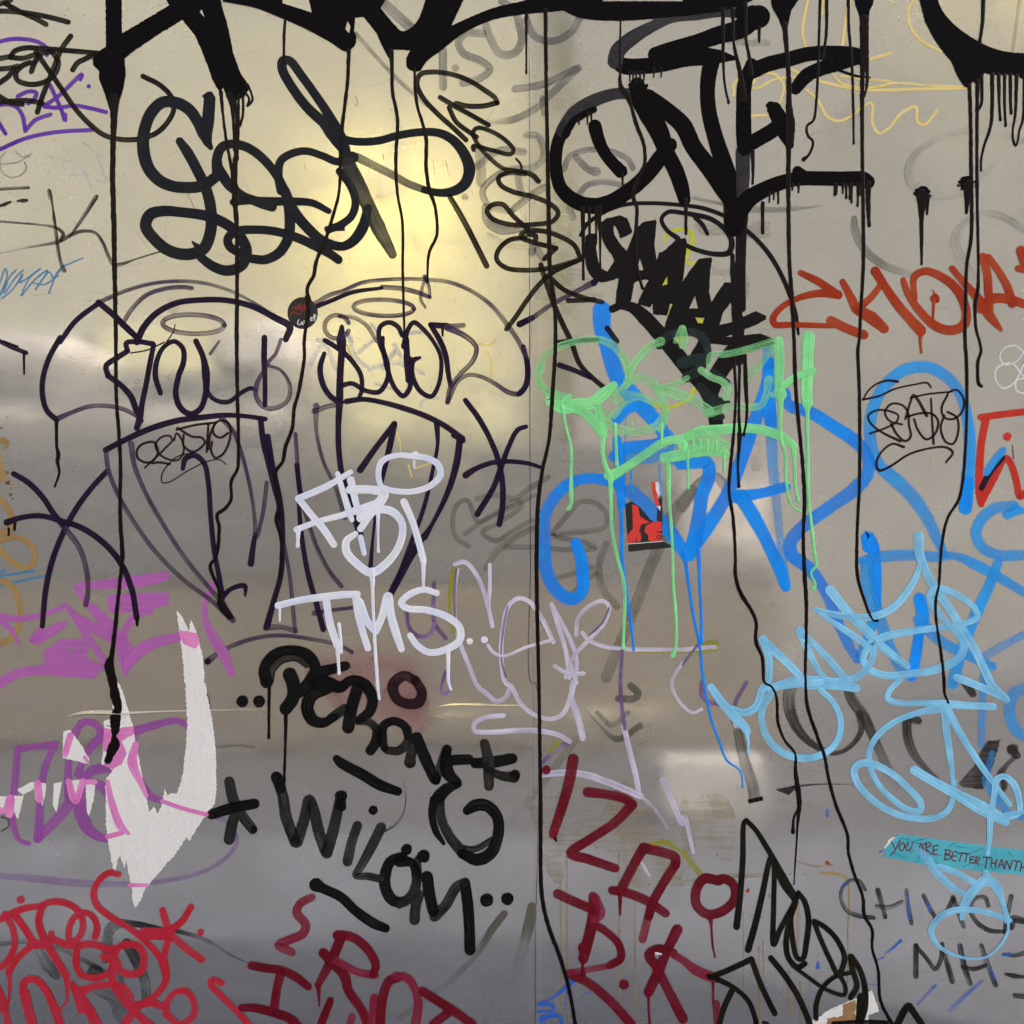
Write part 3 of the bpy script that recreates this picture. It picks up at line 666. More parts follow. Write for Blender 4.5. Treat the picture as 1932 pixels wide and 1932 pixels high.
T('violet_brush_tag', 'violet brush lettering across the bottom of the torn paper, left', 'graffiti tag', 'magthin', 44, 6)
S('G 160,910,30 110,890 70,760,46 85,560 !100,375,40 !310,350,44 250,500,44 !215,880,56 350,740,66 440,600,56 520,500,60 620,480,60', 50)
S('G 390,640,60 385,500,44 410,330,50 470,225,44 550,240 570,300', 46); S('G 440,520,44 490,400,44 590,300,60 700,290,60 860,245,50 1000,215,40 1070,250,36', 48)
S('G 440,640,80 460,740,90 500,830,70 590,880,50 720,855,20', 60); S('G 400,650,50 560,580,60 640,700,50 700,840,24', 60)
S('G 760,290,50 740,420,60 790,560,60 850,640,50 920,670,40 1170,740,26', 50)
S('G 640,470,50 720,410,60 620,340,70', 60)
T('violet_arc', 'faint violet arc sweeping under the torn paper, lower left', 'graffiti tag', 'magfaint', 40, 3)
S('G 0,1095,36 200,1110,50 450,1135,50 700,1140,36 950,1120,30 1150,1070,28 1280,990,30 1340,900,30 1300,800,30 1220,760,30', 40)
# ---- torn paper
M['paper'] = paper_mat('torn_white_paper', (.86, .835, .78))
M['paperbrown'] = solid('brown_cardboard', (.36, .20, .08), .9, .2, 60, bump=.0006)
pp = T('torn_poster', 'torn white paper remnant shaped like a hook, lower left', 'paper', 'paper', 40, 4)
PZ = nz()
P('D !1000,1525 1020,1545 1045,1590 !1070,1640 !1080,1575 1100,1620 1130,1710 1150,1800 !1155,1932 G !1165,0 1175,80 1200,200 1220,400 1225,580 !1218,680 !1150,770 !1070,895 !1058,870 1000,960 930,1040 870,1110 !820,1170 !805,1210 !765,1278 !755,1240 745,1150 !725,1060 !715,1000 !705,1050 !690,1010 !680,975 !665,1000 !655,1065 !640,1050 625,960 !605,860 600,700 !600,540 !640,500 600,470 !575,460 !580,420 !600,370 !640,310 !640,250 !590,230 !590,215 !640,200 !640,60 !640,0 !670,0 690,40 720,140 !750,240 780,400 810,560 !830,640 !845,735 !870,700 !895,745 !920,680 !932,600 !945,640 !975,625 !1000,630 1030,540 1050,380 1060,240 !1055,100 !1050,0 D !1045,1932 1035,1800 1020,1660', 'paper', 'paper', jit=6, thick=.0006)
P('G !360,275 !395,268 !430,310 !470,370 !505,430 !500,462 !420,440 !355,425', 'paper', 'paper_scrap', jit=3, thick=.0002)
P('G !0,645 !135,640 !120,700 !105,768 !95,765 !85,735 !0,740', 'paper', 'paper_scrap', jit=3, thick=.0002)
P('G !98,605 !180,560 !262,570 !255,640 !240,700 !225,650 !200,660 !195,600 !130,635', 'paper', 'paper_scrap', jit=3, thick=.0002)
P('G !305,570 !350,562 !340,620 !320,735 !300,690', 'paper', 'paper_scrap', jit=2, thick=.0002)
P('G !375,560 !480,545 !455,620 !430,690 !400,670 !385,620', 'paper', 'paper_scrap', jit=3, thick=.0002)
P('G !485,560 !540,580 !530,660 !505,755 !492,730', 'paper', 'paper_scrap', jit=3, thick=.0002)
P('G !588,230 !595,210 !605,245 !640,260 !720,250 !760,290 !770,380 !700,480 !600,470 !575,462 !585,380 !600,300', 'paper', 'paper_scrap', jit=2, thick=.00021)
T('pink_marks', 'hot pink brush marks on the torn white paper, left', 'graffiti tag', 'pink', 50, 14)
P('D !1010,1635 !1060,1640 !1118,1655 1130,1700 !1110,1740 !1050,1720 !1030,1700', jit=4)
P('G !590,250 !640,270 !700,250 !755,245 !760,290 !690,330 !720,400 !690,460 !640,490 !585,465 !610,440 !650,420 !580,380', jit=3, dens=.95)
S('G 770,350,40 750,450,60 800,570,36 830,640,24', 50, 'pink'); S('G 610,560,26 640,700,44 690,820,50 730,853,20', 44); S('G 610,870 690,850', 30)
S('G 920,670 1050,715 1170,745', 26); S('G 735,1145 835,1145', 24); S('G 370,400,40 400,300', 50); S('G 215,570 225,660', 44); S('G 0,725 30,720,30 60,650,50 55,740', 46); S('G 390,560 430,670 470,560', 40); S('G 500,450 480,420', 20); S('G 490,560 540,560', 30)
# ---- blue spray, layer 5
T('blue_tag', 'bright blue spray letters with long thin runs, right of the seam', 'graffiti tag', 'blue', 84, 5)
S('B 1475,1760,116 1475,1850,110 1500,1932,100 E 1520,60,110 1560,200,100 1640,300,110 1720,390,100 1800,480,90 1840,560,70', 100)
S('E 1840,560,60 1760,585,70 1600,610,80 1540,650,60', 64); S('E 1620,640,90,.85 1740,650,100,.8 1850,630,60,.8', 90, 'bluethin'); S('E 1560,560,60 1575,700,66 1580,830,66 1590,920,50', 64); S('E 1700,360,70 1620,380 1560,440', 50)
S('E 1860,520,40 1880,570,40 1840,660,40 1930,700,40,.8', 40, 'bluethin')
S('E 1560,800,76,1 1420,775,66,.95 1300,800,70,.95 1210,880,76,.9 1150,1000,76,.85 1150,1150,80,.85 1160,1290,84,.9 1210,1400,84,.95 1300,1460,80,1 1360,1420,76,1 1365,1300,84,1 1355,1220,76,1 1330,1150,76,1', 78, 'blue')
S('E 1640,850,90,.8 1760,960,90,.8 1860,1080,90,.95 1932,1180,80,1 F 20,1210,80', 84); 
S('F -10,700,60 60,690,70 140,690,80 150,760,84 110,870,84 90,1000,90 60,1140,90 40,1200,90', 84)
S('F 40,1190,84 140,1050,90 260,850,84 350,620,84 420,420,84 480,250,90 500,120,60', 84)
S('F 480,30,60,.8 490,300,80 500,480,76 510,700,70,.8 530,900,56,.65 550,1100,50,.6 575,1300,60,.85 585,1390,60', 66, 'bluethin'); S('F 485,130,76 490,350,80 500,460,80', 80)
S('F 300,880,80 440,860,64 580,825,64', 64); S('F 330,880,90 400,990,90 470,1120,80 540,1270,80 580,1380,70', 84)
S('F 590,290,44 600,360,70 720,400,76 850,480,80 970,560,84,.95 1040,640,76,.85 1050,740,80,.8 980,830,90,.85 830,940,80,.85 680,1050,80,.85 610,1140,84,.9 620,1210,84,.95 720,1290,80,.9 810,1420,70,.85 870,1570,66,.8 940,1720,66,.75 985,1800,50,.8', 78, 'blue')
D('E 1575,900,34 1585,1000,26 1590,1250,24 1610,1400,22 1640,1600,20 1655,1745,14', 22, 'blue'); D('F 10,1200,30 30,1350,22 60,1550,20 95,1720,18 115,1900,20 I 130,60,16 160,200,18 210,340,16 250,440,14 325,500,12 340,590,10', 20, 'blue'); D('F 90,1180,28 95,1350,20 105,1550,18 105,1700,20', 18, 'blue')
D('E 1610,400,10,.7 1605,700,10,.7', 10, 'bluethin'); D('E 1640,700,14,.9 1645,860,16,.8', 14, 'bluethin'); D('E 1800,700,14,.9 1810,870,14,.8', 14, 'bluethin')
T('blue_tag', 'sky blue spray arch and letters at the right edge', 'graffiti tag', 'bluethin', 80, 5)
S('F 1600,940,86,1.2 1610,800,84,1.2 1625,620,80,1.1 1610,430,70,1 1560,280,70 1480,190,74 1370,145,76,1 1240,170,76 1140,260,76 1080,370,76 1060,480,76 1070,600,80 1110,700,80,.95 1200,780,90 1300,880,90 1390,1010,80 1440,1120,70 1480,1200,50', 78, 'bluethin')
S('F 1600,935,80 1620,800,70', 80, 'blue')
S('F 1040,1170,50,1.1 1045,1110,84,1.1 1075,1160,80,1.2 1090,1300,80,1.2 1095,1400,70,1.2 1105,1500,40,1.1', 76, 'blue')
S('F 1020,1240,60,.95 1120,1220,76,.9 1290,1210,70,.9 1440,1220,66,.9 1540,1215,50,.95 1650,1260,70,1 1780,1330,66,1 1932,1420,60,.9', 66)
S('F 1040,1260,84,1 1050,1400,90,.95 1110,1550,80,.9 1160,1700,76,.9 1220,1830,70,.85 1250,1880,60,.8', 78); S('F 1090,1560,70,1.2 1060,1640,60,1.2 1000,1780,50,.9', 60)
S('F 1340,1460,76,1.1 1360,1560,80,1.2 1340,1650,66,1.15 1320,1780,70,1.15 1295,1890,70,1.1', 72, 'blue'); S('F 1340,1580,80,1. 1450,1690,70,.95 1600,1770,66,.95 1750,1840,56,1.', 66)
S('F 1785,1250,60,1 1740,1370,70,1.1 1680,1500,76,1.1 1620,1640,74,1.05 1570,1780,74,1.1 1530,1932,74,1', 70); S('F 1680,1800,60,.7 1800,1730,56,.7 1932,1660,50,.7', 50)
S('F 1830,980,44,1.1 1880,950,60 1932,960,40', 50); S('F 1840,985,50,1 1900,960', 44); S('F 1870,930,66,.95 1760,950,72 1690,1010,74 1660,1090,70 1700,1170,70 1790,1210,70 1932,1210,66', 70)
S('I 1700,-30,50,.8 1695,150,50,.75 1690,350,50,.6', 50, 'bluethin'); S('I 1960,30,70,.8 1880,60,80,.8 1850,160,76,.8 1880,260,76,.8 1960,320,60,.8', 70)
S('I 1750,400,40,.6 1720,560,60,.7 1780,660,50,.8 1850,740,40,.8 1932,760,50,.8', 50)
# ---- big mop tags
T('mop_tag', 'large looping blue black script of three connected letters, upper left', 'graffiti tag', 'mop', 62, 7, jit=.02)
S('A 1187,560,66 1178,680,70 1170,790,60 !1192,835,30 1150,760,60 1120,690,64 1070,620,66 1000,582,66 920,580,64 855,640,66 815,750,66 812,850,70 840,950,70 900,1020,68 980,1055,64 1060,1062,64 1150,1050,64 1230,995,60', 66)
S('A 1155,545,20 1187,540,50 1205,570,20', 50)
S('A 1018,800,46 1060,860,60 1115,960,60 1170,1080,62 1195,1200,64 1190,1320,66 1150,1410,66 1060,1440,66 960,1420,66 880,1360,66 825,1280,66 850,1215,66 920,1195,60 1040,1203,56 1180,1225,60 1290,1275,60 1360,1340,62 1395,1420,62 1370,1500,60 1290,1532,60 1210,1510,56 1140,1460,50', 62)
S('A 1090,1370,12 1120,1400,40', 30)
S('A 1235,980,70 1228,900,56 1255,835,54 1310,815,50 1400,835,52 1490,900,52 1570,1000,50 1620,1110,56 1640,1230,60 1630,1350,60 1580,1430,56 1500,1470,52 1430,1465,50', 54)
S('A 1240,960,60 1300,1050,60 1380,1110,46 1480,1150,60 1540,1170,56', 52)
S('A 1320,1145,40 1450,1135,40 1560,1140,48 1650,1140,46 1770,1150,42 1860,1195,34', 42)
S('A 1370,1440,50 1300,1395,50 1290,1350,50 1340,1310,50 1440,1300,48 1560,1310,48 1680,1345,52 1780,1390,54 1880,1445,50 1915,1470,50', 50)
S('A 1590,1080,50 1575,980,50 1590,910,46 1650,870,44 1730,855,42 1820,880,42 1910,915,44 B 30,900,70', 46)
S('B -10,970,44 50,1050,44 80,1140,46 60,1220,44 0,1270,44 A 1860,1300,44', 44); S('A 1610,1080,60 1660,1190,62 1740,1290,60 1830,1365,56 1932,1395,50 B 60,1370,56 120,1290,64 150,1180,50', 56)
S('A 1840,700,60 1740,610,56 1650,490,54 1598,390,54 1602,345,54 1640,345,50 1700,420,50 1780,530,50 1860,650,54 1932,780,60 B 30,880,60', 54)
S('A 1830,690,60 1880,760,70 1932,830,60', 70); S('B -30,775,44 70,800,44 200,798,44 330,765,44 450,748,44 560,755,48 640,800,54 700,880,62 725,960,68 700,1040,62 640,1080,54 560,1092,44 470,1075,40', 52)
S('B 480,1078,42,.95 380,1040,42,.85 280,985,44,.8 180,935,46,.72 90,890,50,.75', 44, 'mopthin'); dot('B 65,890', 66)
S('B 40,930,80,1.1 90,1030,84,1 150,1160,80,.95 210,1290,84,.95 290,1440,50,1', 80, 'mopthin', jit=.05)
S('B 615,1115,30 660,1190,34 720,1300,34 780,1420,34 822,1505,34', 34, 'brown')
S('B 0,1290,20 20,1290,34 A 1850,1295,30', 34)
# ---- brown-black marker, upper left
T('marker_tag', 'brown black marker scrawl with a long curved tail, top left corner', 'graffiti tag', 'brown', 31, 4)
for p in ('A -20,62 80,66 190,80 290,100 385,125','A 30,20 120,70 200,105 260,138','A -20,30 60,0','A 400,205 350,275 310,370 270,470 235,560 212,635','A 205,295 260,375 340,490 430,620 510,705 590,765 690,790 800,785 890,750 950,690 983,620 970,550 910,485 810,432',
          'A 60,325 80,292 140,272 240,275 400,288 560,302','A 60,325 130,330 200,310 300,290','A 540,305 480,335 440,355 412,395','A 300,300 330,350 310,420 250,465 170,478 100,455 90,415 130,370 170,355','A 210,330 190,370 178,405',
          'A -20,335 60,320','A -20,392 60,385 100,375','A 80,390 50,430 -10,475','A -20,535 60,580 125,590','A -20,580 80,572 160,570 240,585'): S(p)
T('marker_tag', 'thin dry brown marker letter K with dashes and a long trailing line, left', 'graffiti tag', 'thinbr', 20, 4)
for p in ('A -10,1072 90,1065 160,1062','A -10,1168,14 30,1155,24 60,1142,14','A 98,1138,12 130,1136,26 150,1135,22','A 278,1080,24 285,1110,28 292,1140,16 300,1185,12 305,1230,20 318,1330,22 330,1420,22 345,1490,22 362,1530,30','A 545,1115,28 490,1200,24 430,1290,18 395,1340,14',
          'A -10,1253,16 100,1262,14 220,1272,12 320,1290,18 358,1325,22 345,1360,24','A -10,1435,12,.6 120,1405,14,.7 250,1385,16,.9 340,1365,24 400,1330,24 470,1308,20 540,1318,20 580,1370,20 610,1440,22 640,1495,24 690,1495,22 760,1470,12,.8 870,1435,10,.7 950,1415,8,.7 1065,1410,6,.7'): S(p)
T('marker_tag', 'tall column of looping brown black marker letters along the left of the seam', 'graffiti tag', 'brown', 29, 8)
for p in ('B 705,792,30 640,730 540,640 460,550 428,470 450,420 520,408 620,420 720,455 810,510 870,555 !882,582 800,600 710,600 650,585','B 560,552,30 640,600 740,655 832,708','B 610,610 650,690 720,745 765,775',
          'B 748,848,26 745,828 850,850 960,872 975,850 930,795 850,745 770,725 745,750 775,820 840,895 920,955 1000,968 1080,990,32 1115,1025,32','B 990,900,14 1015,930 1020,970','B 1040,985 950,978 890,1005 900,1045 970,1085 1090,1115 1190,1160 1228,1205 1200,1250 1100,1270 950,1270 850,1235 825,1190 860,1158 915,1158 970,1220 1060,1300',
          'B 1060,1325,30 1100,1335 1100,1355,30','B 1040,1345 950,1360 890,1415 880,1470 930,1515 1040,1530 1180,1518 !1350,1470 1200,1540 1130,1600 1050,1700 990,1790 935,1862','B 1350,1455 1320,1390 1240,1340 1140,1308 1040,1310 1015,1340 1080,1370 !1215,1405 1150,1465',
          'B 1130,1500,32 1160,1600 1210,1740 1260,1850 1300,1932 E 1350,130,30 1420,205 1500,272','B 1185,1575 1260,1640 1370,1685 1475,1710','B 1285,1702 1350,1700 1430,1695'): S(p)
S('B 1505,1858,32 1560,1932,30', 30); S('E 1220,10,34 1290,0,30 1450,-8,22', 30, 'plum'); S('E 1235,135,34 1320,165,30 1410,205,28', 30, 'plum', label='short plum black dash')
# ---- plum ghost heads
T('ghost_head_tag', 'plum black marker head with halo and letters inside, left of the star', 'graffiti tag', 'plum', 32, 4)
for p, m in (('A 340,1935,30 430,1815,30 560,1715,30','plum'),('A 555,1715,28 700,1650,24 850,1607,22 1000,1592,22 1150,1602,22 1300,1645,20 1450,1720,16 1590,1810,12','lilac'),('A 558,1712,36 640,1780,36 700,1840,38 780,1915,36','plum'),
  ('A 695,1830,26 750,1745 830,1670 930,1635 1040,1625 1085,1632','lilac'),('A 775,1935,40 815,1850,38 890,1770,36 1000,1715,34 1140,1698,34 1280,1700,34 1430,1735,36 1560,1800,40 1640,1850,42 1618,1920,36','plum'),
  ('A 945,1932,8 980,1880,6 992,1835,6','plum'),
  ('D 340,-20,32 280,90,32 245,200,32 240,300,32 265,390,32 320,445,34','plum'),('D 320,440,34 400,405,26 500,370,26 600,365,26 700,385,26 790,430,28','lilac'),
  ('D 870,20,28 850,120,32 830,230,32 805,350,32 790,440,40 775,490,36','plum'),('D 865,15,32 790,3,30 715,10,30 !722,55,30 660,95,34 600,140,32 !612,195,34 680,245,34 740,310,36 772,390,36 800,450,28','plum'),('D 740,66,8 830,50,8 930,5,8','plum'),
  ('D 908,292,30 880,200,34 888,110,30 925,35,26 985,0,28 1035,40,30 1040,110,32 1010,200,34 995,300,34 1025,380,36 1080,412,36 1135,380,34 1165,290,34 1165,180,50 1150,90,34 1110,0,34','plum'),
  ('D 1240,0,14 1190,70,20','lilac'),('D 1170,270,24 1190,310,26 1240,340,28 1300,340,28 1360,295,26 1420,265,26 1445,275,22','plum'),('D 1497,-20,34 1495,100,34 1500,230,28 1500,360,28','plum'),('D 1590,-10,22 1560,70,22 1515,130,22 1590,165,18 1640,250,24 1630,330,26 1560,378,28 1490,370,28 1450,310,28 1455,240,28 1510,140,20','lilac'),
  ('D 598,615,34 700,562,34 850,495,36 1000,450,36 1150,430,34 1280,418,30 1400,425,26 1500,440,30','plum'),('D 600,620,30 612,720,26 660,850,26 750,1010,26 880,1190,26 1040,1350,26 1200,1470,28 1318,1578,36','lilac'),
  ('D 742,580,36 760,700,28 820,850,26 920,1030,26 1050,1230,26 1180,1390,26 1260,1480,30','lilac'),('D 1035,720,26 1050,665,34 1100,645,34 1155,690,32 1180,810,30 1192,980,30 1212,1180,30 1240,1330,30 1262,1450,30','plum'),
  ('D 1260,1445,34 1310,1400,28 1385,1385,32 1388,1440,14','plum'),('D 1250,1480,50 1280,1530,50 1310,1560,30','plum'),('D 1255,435,34 1320,510,26 1360,610,24 1410,800,22 1440,980,22 1450,1110,24 1490,960,24 1510,800,24','lilac'),('D 1445,1090,26 1430,1180,34 1420,1258,38','plum'),
  ('D 1475,440,34 1490,560,36 1530,700,50 1560,830,44 1590,950,36 1600,1080,30','plum'),('D 1515,540,36 1540,700,36 1580,900,44 1598,1050,30 1602,1180,26 1590,1320,32 1550,1470,34 1510,1615,40','plum'),
  ('D 1595,1080,20 1640,1330,22 1670,1640,26','lilac'),('D 1505,1622,36 1590,1618,30 1675,1640,30','lilac')): S(p, None, m)
D('D 320,450,20 322,600,16 330,640,26 325,680,20 336,740,14 310,822,10')
T('star_tag', 'large plum black six armed star at the left edge', 'graffiti tag', 'plum', 34, 4)
for p in ('D 78,750,32 160,800,34 240,880,34 300,970,34 370,1060,34','D 605,735,32 510,840,32 430,950,34 360,1080,34 300,1230,34 260,1400,34 240,1612,30','D 40,1025,40 120,998,32 230,988,32 340,1015,34 460,1055,36 580,1135,36 680,1250,36 745,1400,36 775,1565,34'): S(p)
S('D 370,1060,34 450,1170,32 490,1300,30 498,1420,28 485,1490,34', 30, 'lilac')
D('D 85,1030,18 83,1068,14'); D('D 50,1060,16 50,1098,12'); D('D 775,1560,24 777,1608,14')
T('marker_hook', 'dark plum marker stub with a short run at the left edge', 'graffiti tag', 'plum', 28, 4)
S('D -10,-5 70,35 148,65', 26); S('D 20,0,14 100,30,14', 12); D('D 135,65,16 137,185,10')
T('marker_arc', 'plum black marker arc below the left head, above black block letters', 'graffiti tag', 'lilac', 28, 4)
S('D 1175,1812,40 1250,1755,28 1400,1692,26 1560,1665,24 1720,1678,24 1932,1725,24 E 60,1760', 26); dot('D 1175,1812', 40, 'plum')
T('ghost_head_tag', 'second plum marker head with small oval halo, centre left', 'graffiti tag', 'plum', 32, 4)
for p, m in (('A 1780,1720,26 1870,1668,26 1932,1650,24 B 120,1600,24 300,1580,22 480,1582,22 620,1600,24 740,1650,24 850,1730,26 940,1840,30 1010,1945,28 E 1050,110,30 1050,230,34 1010,295,32 950,290,30 870,240,26 790,200,24 720,190,24 660,225,24 625,290,26 603,345,26','lilac'),
  ('E 1030,30,28 1055,150,34 1045,250,34 1005,298,30','plum'),('A 1790,1735,28 1880,1700,26 B 60,1655,26 230,1630,20','plum'),('B 230,1625,28 330,1632,30 430,1655,28 500,1682,24','lilac'),('B 478,1570,18 455,1640,20 450,1700,20 475,1740,16','lilac'),('B 470,1565,24 495,1620,20 500,1680,18','lilac'),
  ('B 345,1900,26 320,1850,30 270,1825,28 220,1850,28 215,1932,28 E 240,70,30 262,160,30 300,260,28 350,310,30 385,270,30 395,180,34 405,110,36 445,92,18','plum'),
  ('B 355,1960,36 375,1870,28 410,1825,28 460,1860,28 520,1932,24 E 560,80,24 565,170,26 545,260,26 510,312,28 455,290,30 410,220,32 385,100,36','plum'),
  ('E 368,-10,34 372,100,40 380,220,36','plum'),('E 235,-20,24 235,30,24 262,130,28 262,210,30 215,285,30 140,280,28 60,238,28 5,250,30','plum'),
  ('B 505,1838,30 560,1932,34 E 590,80,34 605,180,30 618,250,28','plum'),('B 510,1840,36 600,1845,36','plum'),('B 600,1850,34 690,1842,30','lilac'),('B 600,1855,40 680,1890,34 740,1932,30 E 765,40,28 745,110,28 670,190,28 615,270,28 600,345,28','lilac'),
  ('B -10,1790,24 70,1798,24 140,1840,24 200,1932,20','lilac'),
  ('A 1935,1850,26 1932,1932,60 E 15,60,30 60,110,30 110,190,28 115,280,26 100,320,24','plum'),('D 1840,-5,30 1890,25,30 1945,60,34','plum'),
  ('D 1835,70,26 1812,150,34 1830,250,34 1880,320,34 1930,345,34','plum'),('D 1790,365,36 1790,500,22 1830,680,22 1900,830,24 E 20,1000,26','lilac'),('D 1780,395,34 1850,370,28 1925,355,28','lilac'),
  ('D 1935,40,40 1925,200,40 1922,330,44 1915,480,34 1918,620,34 E 5,760,34 45,900,34 110,1105,40','plum'),('E 30,340,34 120,328,30 230,345,30 350,378,34 470,420,34 580,475,34 685,550,36','plum'),('E 635,532,30 690,562,30','plum'),
  ('E 672,550,40 650,700,42 600,860,34 510,1040,24 400,1200,50 320,1350,44 265,1455,40','plum'),('E 590,900,10 480,1120,10','plum'),('E 540,465,36 545,580,22 515,740,24 470,930,26 400,1130,30 300,1390,24','plum'),
  ('E 107,728,40 190,610,34 !300,468,36 275,590,38 235,760,30 205,900,20 180,1100,16 165,1280,28','plum'),
  ('D 1672,525,24 1685,700,24 1700,850,30 1750,1040,26 1800,1180,26 1870,1310,26 1932,1385,28','lilac'),('D 1680,700,30 1700,860,30 1725,950,30','plum'),('D 1690,900,24 1705,1080,28 1740,1300,30 1790,1480,34 1830,1630,34','plum'),('D 1780,1538,34 1850,1525,24 1932,1515,22 E 80,1505','lilac')): S(p, None, m)
ell('B', 240, 1742, 172, 46, 26, 2, mat='lilac', name='halo'); D('B 573,1860,16 573,1900,12')
ell('A', 1095, 1835, 175, 54, 28, 2, mat='lilac', name='halo')
ell('B', -25, 1850, 70, 66, 26, 0, 20, 340, mat='lilac', name='eye')
T('star_tag', 'plum black five armed star left of the seam, in the middle', 'graffiti tag', 'plum', 32, 4)
for p in ('E 703,335,32 780,440,34 845,560,32 890,680,34 912,800,34 912,930,36 895,1035,36','E 1045,483,26 1000,500,30 950,590,30 905,710,34 860,830,34 770,978,36','E 705,757,42 760,722,32 850,688,30 950,680,28 1050,690,26 1125,712,22'): S(p, jit=.05)
T('marker_line', 'single plum marker line rising toward the slanted brush lettering', 'graffiti tag', 'lilac', 28, 7)
S('B 1435,1595,40 1330,1650,28 1180,1730,26 1080,1800,30 1010,1835,36', 28); S('B 1080,1800,34 1010,1835,40', 28, 'plum'); dot('B 1430,1600', 42, 'plum')
T('maroon_tag', 'small thin maroon looping tag on the forehead of the left marker head', 'graffiti tag', 'maroonln', 15, 6)
for p in ('D 820,715,12 880,660,13 940,600 975,560 960,535 910,545 880,590 905,640 960,670 1010,670 1040,620 1030,560 1000,520 985,560','D 885,590 870,570 800,585 775,620 780,660 820,685 860,680 895,630 890,600','D 860,690 900,685 960,695','D 1000,500 1100,475 1220,460','D 1005,490 1090,540 1140,545 1160,570 1140,600 1090,625 1040,590 1040,530',
          'D 1180,465 1175,550 1170,625','D 1220,460 1190,530 1180,610','D 1290,520 1250,545 1215,530 1205,490 1240,450 1290,460 1305,510 1290,590 1260,640 1220,660 1195,620 1200,570','D 1280,695,8 1240,670 1160,685 1060,735 960,795 920,800 915,760 950,700 1010,650 1100,630'): S(p)
T('black_liner_tag', 'small thin black looping tag inside the sky blue arch, right', 'graffiti tag', 'maroonln', 14, 7)
for p in ('F 1020,330,10 1050,280,11 1100,240,12 1160,222,16 1215,228,18','F 1020,330,14 1110,310,13 1200,270,12 1310,245,11 1385,236,13 1405,262,12','F 1060,522,14 1150,490,13 1210,455,13 1220,420,13 1170,395,13 1100,390,13 1050,420,14 1060,460,14 1120,510,14 1230,565,18','F 1240,470 1170,450 1145,400 1180,355 1240,360 1275,400 1280,470 1290,540,16 1260,565,16 1215,530 1180,470',
          'F 1260,440 1290,340 1305,305,18 1330,330,18 1380,420,20','F 1265,430 1330,410 1410,410 1445,450 1430,520 1380,555 1330,500 1310,440','F 1290,320,12 1380,300,12 1520,285,12','F 1405,325,12 1412,450,14 1420,580,16','F 1500,290 1550,275 1590,330 1580,400 1530,440 1480,430 1465,380 1500,300 | 1480,420 1460,490 1490,570 1530,580 1560,510 1550,430 1500,400',
          'F 1250,598,18 1190,580,14 1130,620,13 1095,690,16 1110,730,18 1170,710,14 1280,640,14 1400,605,13 1490,600,16 1528,630,16 1490,685,12'): S(p)
# ---- slanted brush lettering
T('brush_tag', 'slanted solid black brush lettering with a halo arc and spiral, right of the seam', 'graffiti tag', 'slam', 78, 9, jit=.03)
S('B 1355,1330,22 1390,1270,24 1480,1205,22 1600,1160,22 1750,1150,22 1932,1162,22 C 120,1180,24 260,1235,24 390,1330,26 490,1440,26 560,1560,26 610,1680,26 640,1790,26 655,1892,14', 24)
S('B 1905,1350,30 1840,1300,24 1812,1240,24 1850,1200,24 1932,1205,26 C 60,1215,28 160,1240,28 240,1300,28 278,1370,34 260,1430,34 180,1438,28 80,1415,26 10,1385,26', 28); S('C 70,1232,24 110,1270,26 140,1325,20', 26)
P('J !215,410 !250,380 !298,385 !305,500 325,620 !350,672 !395,695 !452,610 !430,560 370,470 345,390 !342,300 !385,262 !500,238 !560,262 !598,365 !590,388 !500,428 !478,350 !450,318 450,380 480,440 !553,530 !560,640 !496,748 440,765 340,783 270,740 225,660 210,560', name='letter', jit=3)
P('J !553,530 !612,380 !640,330 !690,292 !790,272 !797,290 !780,480 !798,602 !850,700 !800,780 !715,760 !640,772 !615,790 !588,945 !540,970 !462,960 !470,860 !490,740', name='letter', jit=3, holes=['J !660,590 !638,690 !692,682'])
P('J !798,602 !820,540 !850,535 !960,430 !1030,422 !1045,450 !1030,620 !1012,775 !1060,700 !1145,590 !1245,580 !1250,600 !1235,700 !1225,860 !1245,942 !1350,785 !1480,785 !1480,900 !1415,930 !1340,1030 !1308,1132 !1420,1105 !1510,1060 !1605,1018 !1695,1060 !1690,1085 !1600,1135 !1515,1165 !1510,1215 !1645,1200 !1750,1245 !1745,1275 !1520,1310 !1300,1290 !1240,1285 !1180,1180 !1060,1160 !1040,1190 !1005,1135 !980,1160 !900,1220 !820,1200 !855,1160 !925,962 !905,960 !885,1055 !768,1045 !762,955 !745,988 !640,962 !690,840 !740,750 !790,700', name='letter', jit=3, holes=['J !838,812 !885,735 !885,800','J !1062,998 !1110,895 !1135,995','J !1112,1070 !1188,1073 !1157,1158','J !1360,1228 !1432,1202 !1432,1226'])
S('J 440,1000,64 500,975,60 600,990,90 700,1070,120 870,1260,125 1050,1480,130 1200,1650,130 1265,1800,130 1285,1960,110', 80, name='letter')
S('J 1150,1160,90 1185,1260,100 1130,1370,100 1050,1470,70', 70); S('J 1480,1290,150 1390,1400,150 1300,1530,140 1240,1700,110', 80, name='letter')
S('J 1415,560,34 1420,700,44 1448,900,90 1460,1300,90 1465,1420,90', 40, jit=.15); S('J 1470,380,54 1465,600,50 1462,720,70 1470,900,100', 40, jit=.12); S('J 1515,330,36 1505,700,34 1500,1000,50', 30)
P('J !1340,120 !1560,120 !1535,340 !1505,380 !1430,390 !1410,410 !1345,330', jit=3)
T('brush_smear', 'dark green grey smeared brush strokes over the foot of the black lettering', 'smear', 'mopthin', 70, 12)
M['teal'] = ink('green_black_smear', (.013, .026, .027), .93, .12, .06, .4, .06, col2=(.008, .014, .015))
